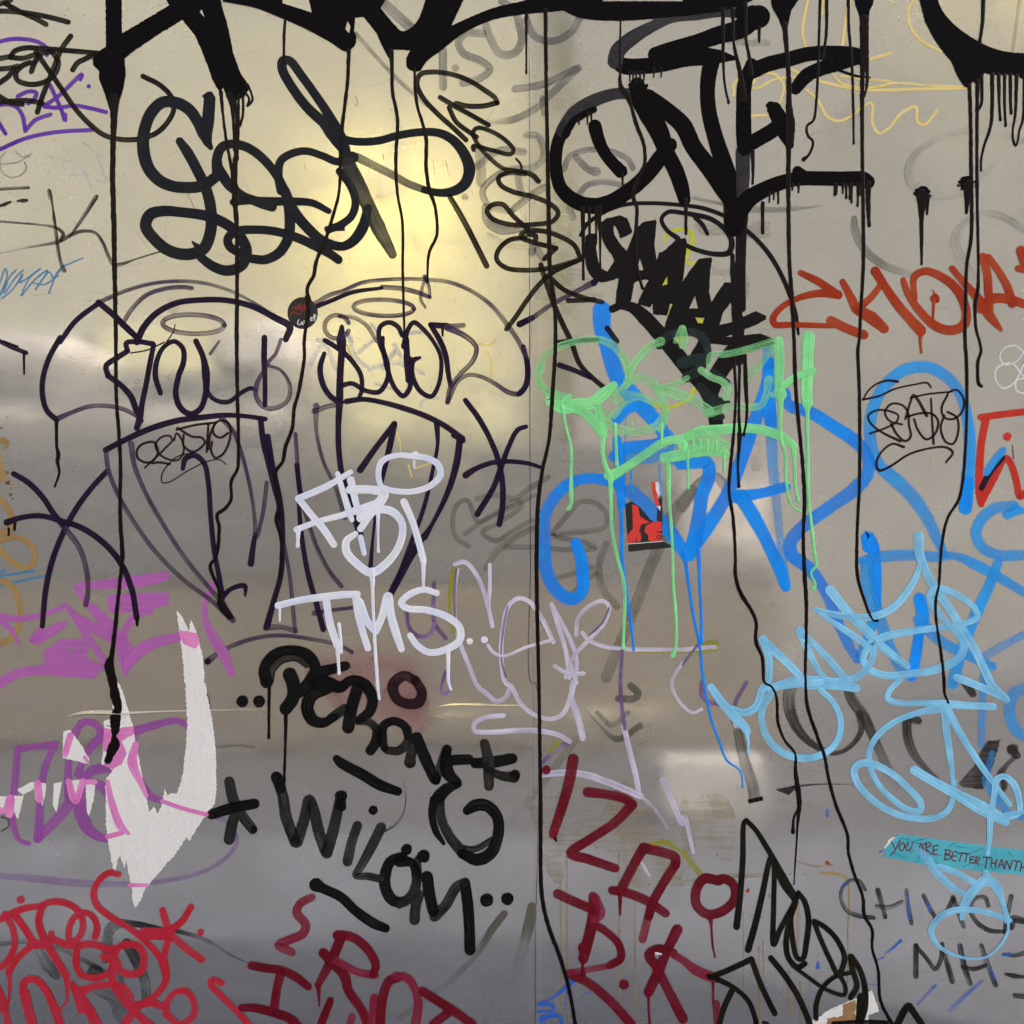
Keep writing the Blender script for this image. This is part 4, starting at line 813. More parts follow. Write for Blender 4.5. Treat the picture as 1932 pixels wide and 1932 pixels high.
for p in ('J 820,1290,84 900,1215,70 1030,1185,66 1150,1215,76 1210,1310,66 1205,1420,60','J 1010,1440,100 1160,1400,90','J 1040,1560,80 1140,1500,90 1190,1420,60','J 1150,1630,70 1250,1730,86 1390,1760,20','J 1210,1810,60 1320,1760,80','J 1260,1520,70 1370,1600,60','J 1210,1770,70 1250,1860,80 1330,1880,50','J 1340,1385,50 1480,1340,70 1745,1280,40'): S(p, 60, 'teal', jit=.05)
# ---- mint green paint
T('mint_tag', 'mint green paint tag with many runs over the blue letters', 'graffiti tag', 'green', 60, 13, jit=.04)
S('J -150,1500,70 -120,1400,66 0,1310,66 120,1270,60 280,1245,60 430,1290,70 530,1400,76 570,1520,70 540,1640,60 440,1720,60', 46, 'greenthin')
S('E 1125,140,44 1115,210,44 1160,280,54 1260,320,60', 46, 'greenthin')
S('E 1200,300,40 1180,330,60 1250,370,80 1340,360,80 1420,350,70 1480,300,70 1540,250,50', 64)
S('E 1440,340,50 1460,420,50 1480,500,60', 50); S('E 1290,310,30 1270,350,60 1370,400,60 1450,480,60 1480,530,50', 50)
for p in ('J 575,1510,70 640,1410,66 740,1310,70 830,1265,76','J 560,1590,70 680,1560,70 790,1630,80 850,1760,80 870,1880,60 830,1980,60','J 450,1870,60 530,1770,60 640,1720,60 790,1770,60','J 460,1760,40 560,1690,40 680,1700,40','J 810,1640,50 900,1630,60 1050,1560,40','J 820,1650,70 950,1690,96 1100,1750,80 1230,1830,80','J 450,1700,40 520,1640,50 580,1600,50'): S(p, 50, 'greenthin')
S('E 1500,400,50,.9 1510,460,50 1580,500,50 1680,510,50 1780,480,50 1830,420,50', 50, 'greenthin')
S('J 950,1265,40 1005,1165,70', 30, 'greenthin')
S('E 1510,760,50 1600,720,50 1720,640,50 1830,570,50 1932,550,50 F 100,510,60 220,500,60 350,490,56 480,510,56 560,540,56 630,590,40', 54); S('E 1540,770,40 1640,700,36', 40)
S('E 1830,660,60 1932,640,70 F 60,620,80 160,610,90 250,640,40', 70); S('F 60,540,100 160,560,100 240,590,60', 90, 'greenthin')
S('C 545,1930,50 F 545,60,60 545,170,60 545,250,56 555,300,70', 60); S('F 560,40,20 560,180,20', 24, 'greenthin')
S('C 712,1910,72 F 708,60,66 705,180,70 700,280,66 705,350,60', 68); S('F 700,180,20,.8 698,300,20,.8', 20, 'greenthin')
for p in ('J 1225,1450,50 1235,1380,50 1350,1370,60 1500,1340,60 1740,1270,70','J 1760,1300,40 1650,1440,60 1530,1560,60','J 1160,1500,60 1250,1560,60 1330,1590,60 1380,1650,70 1360,1720,60','J 1220,1850,80 1400,1800,70 1640,1790,60 1690,1700,60 1710,1580,76','J 1750,1700,60 1850,1620,60 1950,1560,60'): S(p, 44, 'greenthin')
S('F 570,250,40 640,200,40 740,170,40', 44)
S('C 0,1860,40 10,1932,50 F 0,20,50', 50, 'greenthin')
for p in ('E 1250,370,20 1270,480,16 1300,600,18 1300,750,18 1300,870,26 1300,920,20 1285,950,16','E 1480,530,30 1480,640,24 1500,720,26 1520,770,34 1525,900,20 1530,1050,20 1560,1220,20 1595,1350,20 1605,1450,20 1600,1560,20 1595,1735,18','E 1550,470,20 1555,600,18 1560,700,18','E 1815,470,18 1812,580,14',
          'E 1850,700,30 1855,900,20 1870,1100,18 1880,1400,18 1895,1600,20 1890,1740,18 1875,1778,22','F 28,620,20 30,780,14 32,828,16','F 170,560,10 165,620,10','F 235,620,20 235,738,16','F 555,290,50 552,400,24 555,550,22 580,640,20 585,780,18 605,900,14 640,950,12 665,962,14','F 630,590,36 632,700,18 640,830,16 655,905,16',
          'F 705,360,60 705,400,24 705,550,18 708,680,22 712,900,18 730,1050,18 745,1200,18 755,1270,18 725,1310,12 750,1380,16 738,1402,18','F 1,590,60 1,600,50','E 1640,440,10 1645,480,10'): D(p, 18, 'green')
for i, (x, y) in enumerate(((700,458),(702,510),(708,660),(705,680),(590,780),(600,800),(680,70))): dot('F %d,%d' % (x,y), 16, 'green')
fringe('F', (60,100,140,190), 560, (70,50,60,60), 12, 'green')
# ---- sticker in red and black
T('poster_sticker', 'torn red and black sticker under mint drips, right of the seam', 'sticker', 'white', 30, 4)
M['stk'] = solid('black_sticker_print', (.008,.008,.008), .5); M['stkred'] = solid('red_sticker_print', (.75,.035,.025), .5); M['stkwhite'] = solid('white_sticker_core', (.75,.74,.72), .7)
P('E !1606,925 !1640,905 !1690,935 !1750,1010 !1785,1025 !1790,900 !1815,870 !1818,1000 !1815,1132 !1895,1165 !1625,1190 !1622,1148', 'stk', 'backing', jit=2, thick=.00015)
P('E !1645,920 !1680,935 !1690,990 !1745,1025 !1700,1035 !1670,1110 !1665,1140 !1620,1145 !1615,1100 !1650,1060', 'stkred', 'print', jit=3)
P('E !1720,1045 !1770,1020 !1810,1020 !1815,1070 !1780,1080 !1812,1085 !1815,1130 !1740,1130 !1735,1095 !1715,1075', 'stkred', 'print', jit=3)
P('E !1665,1100 !1690,1075 !1700,1120 !1680,1140', 'stkred', 'print', jit=3); P('E !1758,795 !1772,795 !1790,880 !1803,940 !1785,935 !1765,880', 'stkred', 'print', jit=3)
P('E !1775,800 !1795,795 !1815,830 !1812,870 !1795,872 !1782,850', 'stkwhite', 'print', jit=3); P('E !1785,935 !1808,930 !1805,960', 'stkwhite', 'print', jit=2); S('E 1622,1147 1816,1132', 4, 'wline', 'print_line', flat=True)
ell('E', 1798, 1108, 12, 9, 6, mat='stk', name='print')
# ---- round sticker
st = T('round_sticker', 'round black sticker with red script, crossed by a black run', 'sticker', 'stk', 30, 5)
P('A ' + ' '.join('%.1f,%.1f' % (1713+86*math.cos(R(a)), 1772+90*math.sin(R(a))) for a in range(0, 360, 12)), 'stk', 'backing', thick=.0002)
M['scr'] = ink('red_script_print', (.30,.03,.02), .95, .1, .1)
for p in ('A 1650,1750,5 1680,1735,5 1672,1760,5 1690,1725,5','A 1640,1790,6 1660,1765,6 1690,1780,6 1710,1760,6','A 1700,1720,6 1690,1750,6 1720,1745,6 1740,1730,6 1715,1760,6','A 1730,1700,6 1725,1745,6 1755,1720,6','A 1650,1740,5 1690,1745,5 1760,1700,5'): S(p, 6, 'scr', 'script')
for p in ('A 1692,1810 1684,1832 1696,1840 1702,1834','A 1712,1822 1704,1830 1708,1838 1715,1824 1716,1838','A 1720,1818 1728,1816 1722,1832 1730,1830','A 1733,1812 1736,1824 1742,1808 | 1738,1822 1732,1840','A 1758,1808 1768,1802 1764,1796 1757,1802 1760,1816 1770,1812','A 1782,1790 1774,1792 1773,1802 1780,1800 1782,1788 1780,1815','A 1776,1782 1786,1778 1780,1794 1790,1790'): S(p, 6, 'wline', 'lettering')
# ---- big black letters and their runs
T('black_letters', 'huge dripping black letters running off the top left edge', 'graffiti tag', 'black', 90, 14)
P('A !598,-60 !688,-60 !690,192 !960,30 !940,0 !900,-60 !1240,-60 !1252,20 !1290,150 !1320,300 !1362,415 !1400,470 !1415,490 !1385,545 !1340,570 !1290,560 !1262,495 !1245,525 !1200,450 !1175,370 !1130,260 !1100,195 !1030,112 !910,185 !740,300 !705,332 !712,430 !690,530 !662,620 !620,620 !590,520 !560,450 !562,400 !530,375 !525,335 !565,290 !600,265', name='letter', jit=3, holes=['A !1128,65 !1142,52 !1158,98'])
P('A !1245,-60 !1595,-60 !1600,20 !1765,72 !1735,-60 !1970,-60 B !250,-60 !250,0 !222,45 !290,130 345,178 385,165 430,120 470,20 !490,-60 !720,-60 !622,147 760,85 880,40 1030,5 !1200,-60 !1480,-60 !1480,8 !1932,8 C !0,-60 !400,-60 !400,0 !340,30 !210,68 !0,92 B 1740,108 1580,118 1400,110 1330,95 !1255,60 !1145,70 1000,85 850,115 690,190 560,290 480,350 !450,400 410,405 370,380 !368,330 !390,285 !292,280 !270,330 !262,320 !225,250 !200,190 !125,95 !78,100 !72,180 !85,205 80,250 30,292 -20,270 A 1900,260 1780,190 1600,105 1450,45 !1262,5', name='letter', jit=2, holes=['B !35,118 !52,150 !45,190 !22,165'])
S('A 1260,8,4 1450,45,5 1600,105,4', 4, 'plum')
for p in ('A 645,560,60 645,640,42 641,780,30 638,1000,28 645,1300,28 648,1500,26 652,1700,24 656,1932,20 D 658,300,19 675,550,19 682,700,20 680,900,20 683,1050,22 693,1200,24 685,1310,20 665,1500,22 650,1650,24 632,1780,26 618,1830,54 640,1932,48 G 650,60,56 668,140,46 655,200,60 652,270,50 648,300,22 652,345,64 632,390,56 612,440,30',
  'A 1250,520,22 1262,650,14 1282,800,16 1310,950,18 1325,1050,26','A 1300,540,40 1315,600,26 1322,700,16 1330,850,18','A 1330,560,16 1340,650,16 1335,850,20 1328,1060,30','A 1375,545,14 1375,650,14 1358,710,12','A 1350,540,14 1350,700,14 1340,900,20',
  'A 1328,900,24 1328,1080,32 1340,1300,24 1342,1600,22 1340,1932,22 D 1344,300,20 1350,600,18 1345,720,18 1310,790,18 1306,900,18 1270,950,18 1230,980,20 1240,1050,18 1235,1150,20 1222,1220,18 1190,1270,20 1208,1330,20 1240,1400,22 1258,1500,40 1300,1560,24',
  'A 1400,480,20 1420,520,12 1428,570,12 1400,600,10','A 1385,520,14 1410,560,12 1400,600,8',
  'A 1615,115,14 1608,190,16 1606,320,14 1597,392,10','B 42,285,24 38,420,20 25,560,20 8,690,20 -4,830,18 -5,950,18 A 1917,1100,16 1882,1230,18 1842,1360,20 1790,1480,20 1775,1560,20 1740,1630,20 1746,1700,22','A 1735,1680,22 1745,1760,24 1730,1860,18 1722,1932,18 D 1722,100,18 1708,190,22 1690,290,20 1665,380,20 1655,490,20 1615,600,22 1600,680,20 1560,740,20 1585,900,18 1565,1010,24 1592,1110,22 1590,1250,18 1580,1335,12',
  'B 282,290,30 286,380,20 290,520,20 318,680,20 308,900,20 318,1100,16 345,1250,16 347,1500,16 352,1700,14 358,1932,12','B 415,395,14 418,500,20 430,600,18 460,700,18 480,780,22 480,950,22 500,1080,22 530,1170,18 540,1330,18 497,1430,16 488,1540,12 486,1595,14',
  'B 1047,85,20 1047,250,12 1047,412,10','B 1155,60,24 1160,500,20 1168,900,24 1175,1300,26 1182,1550,24 1205,1700,22 1212,1932,22 E 1195,300,24 1175,560,20 1140,720,22 1115,900,24 1105,1200,24 1110,1600,22 1118,1932,20 H 1122,250,20 1128,700,22 1135,1200,24 1170,1370,24 1240,1560,24 1290,1740,22 1325,1940,20',
  'B 1580,110,10 1577,400,14 1582,490,26 1622,550,34 1640,600,18 1668,700,24 1712,820,20 1716,930,20 1690,990,26 1652,1110,26 1672,1180,20 1663,1380,20 1680,1550,18 1705,1632,14',
  'C 228,55,24 230,330,16 237,470,12 260,582,12','C 283,50,20 290,250,16 322,400,26 345,560,40','C 355,20,22 358,220,16 378,330,20 385,420,26',
  'C 778,-20,16 772,200,14 765,400,14 757,560,14 740,680,14 703,715,14 710,770,14 737,800,14 718,870,14 685,903,18','C 815,-20,20 812,200,16 790,330,14','C 937,-20,18 940,150,16 957,350,14 965,600,14 968,812,10',
  'C 1045,330,20 1042,480,16 1028,545,10'): D(p)
T('black_runs', 'funnel shaped black run and long line falling through the letter E', 'paint run', 'black', 24, 17)
P('C !490,-60 !640,-60 !655,0 !615,60 !590,170 !565,170 !545,110 !505,40', name='funnel', jit=2); D('C 577,140,30 590,300,24 602,500,28 600,600,34 612,700,50 608,780,48 600,850,26 598,1100,24 605,1500,22 615,1650,24 630,1932,20 F 636,200,22 650,400,20 670,600,18 690,900,22 682,1100,18 692,1350,24 700,1500,20 695,1932,14 I 705,130,20 760,300,20 800,410,18 828,550,18 870,700,20 932,860,18 938,960,16 970,1080,18 1018,1210,18 1030,1320,20 1072,1400,16 1072,1500,16 1105,1620,16 1120,1800,18 1190,1940,20')
T('black_runs', 'funnel shaped black run left of the yellow squiggle, with a long line down', 'paint run', 'black', 24, 17)
P('C !960,-60 !1080,-60 !1078,20 !1058,60 !1050,130 !1005,130 !1000,90 !978,30', name='funnel', jit=2); D('C 1027,110,50 1027,330,48 1018,420,26 1016,800,20 1020,1100,20 1022,1500,20 1008,1750,18 998,1932,16 F 992,40,20 1000,300,18 1000,800,18 987,1100,16 990,1330,18 1030,1470,16 1060,1550,14 1080,1580,10 1100,1580,12')
T('black_curve', 'huge black curved letter end with a comb of runs, top right corner', 'graffiti tag', 'black', 24, 14)
P('C !1325,-60 !1440,-60 1450,20 1490,90 1560,160 1650,222 1750,272 1860,298 !1970,302 !1970,437 1850,425 1760,424 !1705,412 !1692,470 !1672,480 !1640,462 !1625,495 !1595,495 1555,430 1520,350 1475,295 1420,215 1370,120', name='letter', jit=2)
for p in ('C 1702,-20,24 1696,130,20 1680,245,18','C 1623,485,22 1630,700,20 1632,950,22 1636,1150,20 1632,1350,20 1608,1500,18 1600,1700,20 1598,1932,20 F 1605,100,20 1608,300,18 1600,600,16 1580,820,16 1560,900,16 1500,1000,14 1465,1160,16 1450,1370,14 1430,1480,18 1437,1600,14 1460,1750,16 1480,1932,18 I 1482,60,14 1502,112,12',
  'C 1668,460,24 1666,700,18 1665,950,18 1670,1300,16 1674,1500,14 1670,1640,20 1655,1720,22 1662,1870,14 1680,1932,14 F 1688,60,16 1672,110,18 1670,200,18 1676,240,18 1690,254,14','C 1692,430,20 1690,590,16 1675,620,10','C 1752,420,24 1745,700,18 1705,830,14 1690,900,12 1688,965,10','C 1788,425,22 1792,600,14 1798,680,12','C 1822,425,18 1822,600,14 1828,712,12','C 1854,425,20 1856,600,16 1860,642,12','C 1890,430,22 1882,650,14 1868,740,10 1872,800,14 1885,826,12 1896,800,10 1905,740,12 1925,680,14 1935,430,20'): D(p)
S('C 1920,430,28 1960,440,28', 28); S('I 0,-3000 1,-3000', 1) if 0 else None
T('black_dot', 'round black splat with two runs, left of the pair above the rust red letters', 'paint dot', 'black', 100, 14)
dot('C 1355,1095', 84, jit=.25); [dot('C %d,%d' % q, 16) for q in ((1312,1095),(1322,1075),(1395,1085),(1400,1110),(1330,1130))]; D('C 1350,1100,60 1352,1160,44 1351,1250,24 1352,1400,18 1352,1495,10'); D('C 1385,1110,30 1383,1212,12')
T('black_dot', 'round black splat touching the long drips, right of the pair', 'paint dot', 'black', 100, 14)
dot('C 1605,1035', 78, jit=.25); [dot('C %d,%d' % q, 16) for q in ((1565,1030),(1560,1050),(1580,1070),(1660,1050),(1655,1030))]; D('C 1615,1050,56 1612,1110,40 1606,1205,12')
# ---- oval + ONE
T('black_oval', 'long flattened black oval above the word with a smoky upper stroke', 'graffiti tag', 'black', 90, 10)
M['smokeblack'] = ink('smoky_black_paint', (.016,.015,.018), .93, .12, .05, .5, .05, col2=(.035,.031,.036))
S('C 360,84,50 215,72,50,.98 80,85,60 -60,100,60,.9 B 1760,150,64,.95 1640,220,84,.97 1565,290,90 1550,345,90', 64, 'smokeblack', label='smoky translucent upper stroke')
S('B 1548,330,80 1590,370,90 1700,375,90 1850,355,90 C 0,330,100 120,320,100 200,320,80 290,330,24', 90, jit=.03)
S('C 400,95,130 330,160,110 200,200,100 80,240,90 -40,270,80 B 1780,310,90', 90, jit=.02); S('C 330,70,80 400,100,140 430,95,130', 130); D('C 433,160,20 433,238,12')
fringe('B', (1632,1650,1668,1690,1712), 410, (50,40,60,50,45), 12); fringe('B', (1768,1810), 390, (48,46), 12)
T('black_word', 'thick black word of three capitals O N E with short runs', 'graffiti tag', 'black', 80, 10, jit=.025)
S('B 1660,535,60 1560,530,66 1430,570,76 1320,640,80 1250,740,76', 74, 'smokeblack', 'letter')
S('B 1262,720,70 1222,820,72 1215,950,70 1240,1060,76 1310,1130,84 1410,1165,90 1510,1150,90 1620,1085,86 1720,1000,86 1800,900,90 1860,820,80', 80, name='letter')
S('B 1430,620,36 1370,650,40 1310,690,40 1270,760,50', 36, jit=.2)
S('B 1435,715,76 1455,790,74 1500,880,66 1580,970,74', 70, name='letter', jit=.05); dot('B 1585,968', 70, jit=.2)
S('B 1675,480,84 1690,550,110 1740,640,120 1800,750,110 1840,860,90 1890,960,90 1925,1060,86 C 10,1130,70', 90, name='letter'); [dot('B %d,%d' % q, 20) for q in ((1632,480),(1635,500),(1728,485),(1722,500),(1660,455),(1690,450))]
S('B 1740,540,70 1820,610,96 1932,710,100 C 60,830,96 150,950,100 230,1060,110 300,1170,110 310,1280,80', 96, name='letter'); 
S('C 170,330,90 148,420,90 140,520,84 150,640,86 185,780,90 230,920,100 280,1060,100 310,1150,110', 88, name='letter')
S('C 390,365,70 350,480,84 345,600,84 345,740,88 350,840,84', 84, name='letter'); S('C 340,860,84 340,1000,80 338,1100,70', 80, 'smokeblack')
S('C 400,400,90 480,365,84 600,335,84 720,305,80 860,300,80 980,315,90 1010,335,70', 84, name='letter'); S('C 990,330,70 880,360,84 780,390,80 700,430,80 640,500,70', 76, name='letter'); S('C 890,400,14 980,430,14 1060,440,10', 12)
S('C 370,820,84 440,780,84 500,745,84 555,700,80 600,670,60', 84, name='letter'); S('C 520,620,84 545,670,90 585,760,90 605,820,50', 84, name='letter', jit=.08); dot('C 500,605', 60, jit=.3); dot('C 610,690', 46); dot('C 610,780', 44)
S('C 320,1200,100 370,1130,100 450,1080,90 540,1040,84 650,1012,80 780,1010,80 900,1012,82 1020,1015,86 1045,1030,84', 84, name='letter'); S('C 650,970,60 690,1010,80', 60); S('C 290,1240,110 290,1290,100', 110)
fringe('C', (860,870,905,925,945,955,990,1000,655,620), 1045, (60,55,50,75,80,100,120,60,44,30), 14); fringe('C', (540,515,490), 1090, (60,40,55), 12)
D('C 1050,1040,30 1050,1180,26 1056,1278,14'); D('C 452,1150,22 452,1318,14'); D('C 395,860,26 398,960,18 396,1040,10'); D('B 1592,990,16 1592,1048,10')
for x, y0, y1, w in ((1367,1180,1580,20),(1403,1180,1400,16),(1440,1180,1380,14),(1463,1170,1550,16),(1452,1180,1300,14)): D('B %d,%d,%d %d,%d,%d' % (x,y0,w*1.3,x+3,y1,w*.6))
for x, y0, y1 in ((1393,640,705),(1415,640,690),(1345,670,705)): D('B %d,%d,14 %d,%d,8' % (x,y0,x,y1))
D('C 18,1130,24 18,1325,12')
# drips below the slanted lettering, going far down
T('black_runs', 'bundle of black runs below the slanted brush lettering, one reaching the bottom', 'paint run', 'black', 18, 12)
for p in ('F 290,100,18 300,300,16 285,560,18 270,700,20 262,850,16 285,1000,20 297,1200,16 300,1330,22 330,1430,24 385,1515,22 415,1590,18 415,1700,22 450,1790,18 465,1932,18 I 500,20,16 530,80,14 540,230,18 580,330,16 635,400,16 638,500,20 650,590,30 660,690,26 650,800,14 645,900,10 635,1050,8 630,1140,6',
          'I 650,720,14 628,770,12 624,845,18','F 322,120,18 318,400,16 322,540,26 312,700,14 318,822,14','F 352,80,20 355,200,26 362,430,16 345,530,14'): D(p)
# ---- rust red letters
T('rust_red_tag', 'rust red paint capitals at the right, under the two black splats', 'graffiti tag', 'orange', 50, 11, jit=.03)
for p in ('C 668,1545,36 760,1590,46 880,1670,50','C 880,1668,50 780,1660,46 660,1685,36 560,1740,36 512,1800,40 520,1835,40 620,1838,34 850,1845,30','C 840,1815,56 930,1860,54 1025,1895,54','C 905,1595,36 950,1680,50 985,1745,60 1070,1800,74 1140,1860,56',
          'C 980,1750,50 1060,1690,40 1130,1600,36','C 1090,1535,54 1150,1630,50 1220,1730,56 1290,1810,60 1345,1870,66','C 1248,1585,34 1275,1660,44 1340,1760,50 1440,1850,56 1520,1870,56 1590,1840,60 1605,1780,54 1560,1650,56 1470,1570,50 1370,1535,44 1310,1570,44 1315,1690,30','C 1415,1640,6 1440,1700,30',
          'C 1525,1520,38 1600,1610,44 1680,1700,56 1740,1790,60 1800,1865,26','C 1700,1455,50 1725,1560,50 1730,1650,50 1740,1760,40','C 1730,1460,46 1790,1540,44 1840,1630,50 1865,1720,50','C 1690,1740,70 1760,1690,60 1850,1695,54 1960,1730,50','C 1915,1420,60 1940,1500,60','C 1900,1520,40 1960,1530,50'): S(p)
dot('C 1428,1690', 54); S('C 1405,1680,6 1430,1668,8 1450,1690,6', 6); D('C 1420,1700,20 1416,1830,10', 14, 'orange'); D('C 1348,1880,34 1345,1932,20 F 1350,62,12', 16, 'orange')
T('red_tag', 'bright red marker letter with a dot at the right edge', 'graffiti tag', 'red2', 48, 11)
for p in ('F 1690,430,44 1800,415,44 1960,395,44','F 1715,450,50 1690,580,46 1680,720,50 1680,860,50 1690,920,40','F 1690,905,50 1760,780,44 1830,660,40 1860,700,44 1890,800,44 1910,880,44 1932,860,40'): S(p)
dot('F 1838,540', 54); S('F 1690,830,34 1740,740,34 1810,660,30', 30, 'plum'); S('F 1720,740,46 1760,680,50 1810,620,50', 48, 'bluethin'); S('F 1866,590,4 1872,665,4', 4, 'plum')
# ---- pale blue
T('pale_blue_tag', 'large pale blue looping script over the sky blue letters, right', 'graffiti tag', 'lblue', 50, 15)
for p in ('F 1335,1105,60 1340,1200,54 1370,1290,50 1430,1400,60 1500,1500,50 1570,1610,50 1650,1740,50 1740,1932,50','F 1345,1240,20 1320,1330,36 1260,1430,44 1170,1520,44 1060,1560,44 940,1560,40 830,1540,36 750,1520,32','F 835,1410,60 890,1480,54 960,1560,50 1050,1650,60 1130,1730,50 1270,1840,40','F 760,1530,20 880,1610,36 1000,1690,44 1060,1740,40',
  'F 1050,1720,44 1150,1670,50 1300,1640,44 1450,1620,40 1580,1600,40 1665,1560,40 1650,1510,36 1560,1440,40 1450,1400,44 1400,1430,44 1420,1500,50 1490,1590,40 1560,1660,44 1590,1720,50 1560,1790,50 1450,1850,50 1300,1880,44 1150,1890,44 1060,1860,44 1020,1800,40 1040,1740,40 1075,1700,44 1070,1800,40 1000,1890,44 900,1925,44 750,1912,40 640,1915,40 500,1960,50',
  'F 455,1690,54 480,1760,44 490,1840,44 480,1932,44 I 450,40,50 420,130,50 350,170,46 280,150,46','F 460,1700,54 560,1790,50 660,1890,44','F 665,1640,54 710,1750,44 760,1850,36 820,1932,40','F 670,1650,40 770,1740,40 860,1840,44 930,1925,40',
  'I 160,25,44 220,110,50 290,190,60 350,250,50 365,275,44','I 490,30,44 620,10,44 780,-5,40','I 700,10,60 850,10,60 980,30,50','I 500,60,44 450,150,40 450,240,40 500,340,44 600,410,44 720,425,44 830,380,40 885,300,40 890,200,36 850,110,36 780,40,34',
  'F 1740,1932,40 I 1830,95,44','I 1820,85,44 1700,30,44 1550,-30,44','I 1230,-20,36 1165,50,36 1160,90,36 1230,115,36 1350,115,36 1480,120,50 1620,130,44 1755,135,44','I 1480,140,60 1350,165,36 1220,210,36 1120,280,36 1060,370,36 1060,470,34 1110,580,34 1190,660,36 1270,715,36 1340,725,40 1345,680,40 1280,600,40 1190,520,40 1090,465,44 1010,455,44 970,490,40 985,560,40 1060,650,40 1180,730,40 1300,765,40 1420,765,40 1500,720,36 1530,640,30 1535,560,30',
  'I 1480,140,50 1490,260,44 1510,400,40 1530,580,24','I 1490,140,50 1560,270,44 1660,430,40 1760,570,34 1850,690,30','I 1310,495,54 1420,560,54 1550,630,60 1700,700,54 1820,780,60','I 1540,640,30 1700,740,30 1830,795,34',
  'I 1830,765,30 1900,740,30 1900,650,40 1870,570,40 1820,530,34 1780,545,40 1760,640,34 1740,760,40 1735,880,30 1725,970,24','I 1830,745,30 1932,730,24'): S(p)
D('I 360,280,26 370,340,16 370,398,14', 16, 'lblue')
T('pale_blue_tag', 'pale blue loops below the turquoise tape, lower right', 'graffiti tag', 'lblue', 40, 15)
for p in ('I 1715,1075,34 1730,1095,24','I 1335,950,40,.5 1385,1005,56,.85 1450,1090,50,.9 1530,1160,40,.95 1600,1200,30','I 1450,1040,36 1560,1080,36 1650,1130,36 1740,1140,30 1790,1200,30 1820,1280,24 1830,1350,24','I 1580,1330,30 1600,1240,60 1660,1160,60 1720,1110,50 1780,1150,44 1810,1240,26 1840,1330,24','I 1850,1345,30 1760,1310,36 1640,1285,36 1530,1290,40 1450,1330,40 1405,1400,36 1430,1470,26 1510,1530,22 1620,1560,16 1720,1550,16 1800,1480,18 1840,1400,16 1840,1340,14'): S(p)
# ---- white initials
T('white_tag', 'dripping white marker letters in two rows with an oval above, centre left', 'graffiti tag', 'white', 42, 16)
for p in ('D 1985,740,30 1850,820,40 !1690,890,40 1770,990,40 1830,1060,44 1890,1150,40','D 1680,1065,36 1800,1020,34 1932,985,36 E 60,965,44 200,920,50','E -20,750,30 40,950,40 60,1010,30','E 55,785,44 80,900,40 100,980,34 | 50,840,50 170,840,50 240,860,60 200,930,60 110,1000,50',
  'E 110,1060,40 190,960,44 280,960,50 340,1020,44 345,1100,44 310,1190,44 240,1270,50 170,1310,50 90,1260,50 30,1190,50 30,1130,44 80,1090,34','E 110,1110,34 130,1200,30','E 355,910,44 400,1010,40 440,1140,40 465,1240,40','E 240,860,30 210,760,34 230,680,36 320,645,30 400,650,34 480,660,36 550,700,40 560,760,40 500,820,36 400,850,34 290,845,34 240,830,34',
  'E 420,640,36 390,650,24','D 1575,1495,40 1700,1465,40 1840,1445,44 1932,1435 E 90,1430,40','D 1845,1450,44 1870,1600,44 1910,1720,44','E 85,1450,50 100,1560,44 150,1735,40','E 100,1480,60 150,1590,44 !195,1640,44 230,1560,44 265,1440,50 280,1540,50 310,1650,50 340,1740,40',
  'E 540,1425,36 470,1405,36 390,1430,40 340,1480,40 370,1510,40 480,1520,40 600,1560,44 670,1620,44 670,1690,44 600,1740,44 500,1760,40 430,1720,40 390,1665,36'): S(p)
for p in ('D 1690,1060,30 1688,1100,24 1685,1160,16','E 175,1300,40 178,1400,20 180,1500,18 205,1932,20 H 208,30,18 215,92,12','E 208,980,24 208,1100,14 210,1190,14','E 465,1250,30 465,1390,14','D 1585,1510,16 1585,1583,12','E 605,1750,26 608,1932,18 H 620,38,12','D 1910,1700,30 1915,1800,20 1920,1880,14','E 412,680,14 414,715,12','E -12,1600,20 0,1720,16 0,1760,14'): D(p, 16, 'white')
dot('E 727,1697', 38); dot('E 810,1688', 42)
T('violet_stub', 'small violet hook between the pink smear and white runs', 'graffiti tag', 'violet', 20, 9)
S('H 590,-60,20 565,40,18 580,65,22 605,50,20 620,-40,14', 18)
T('pink_smear', 'pink haze of wiped paint behind the black block letters', 'smear', 'pinkfilm', 200, 2)
S('E -60,1860,300 120,1840,340 330,1880,360 H 380,60,380 400,130,340', 300); S('H 60,60,300 200,110,320 350,120,300', 300); S('D 1820,1900,200,.9 G 1880,60,200,.9', 200)
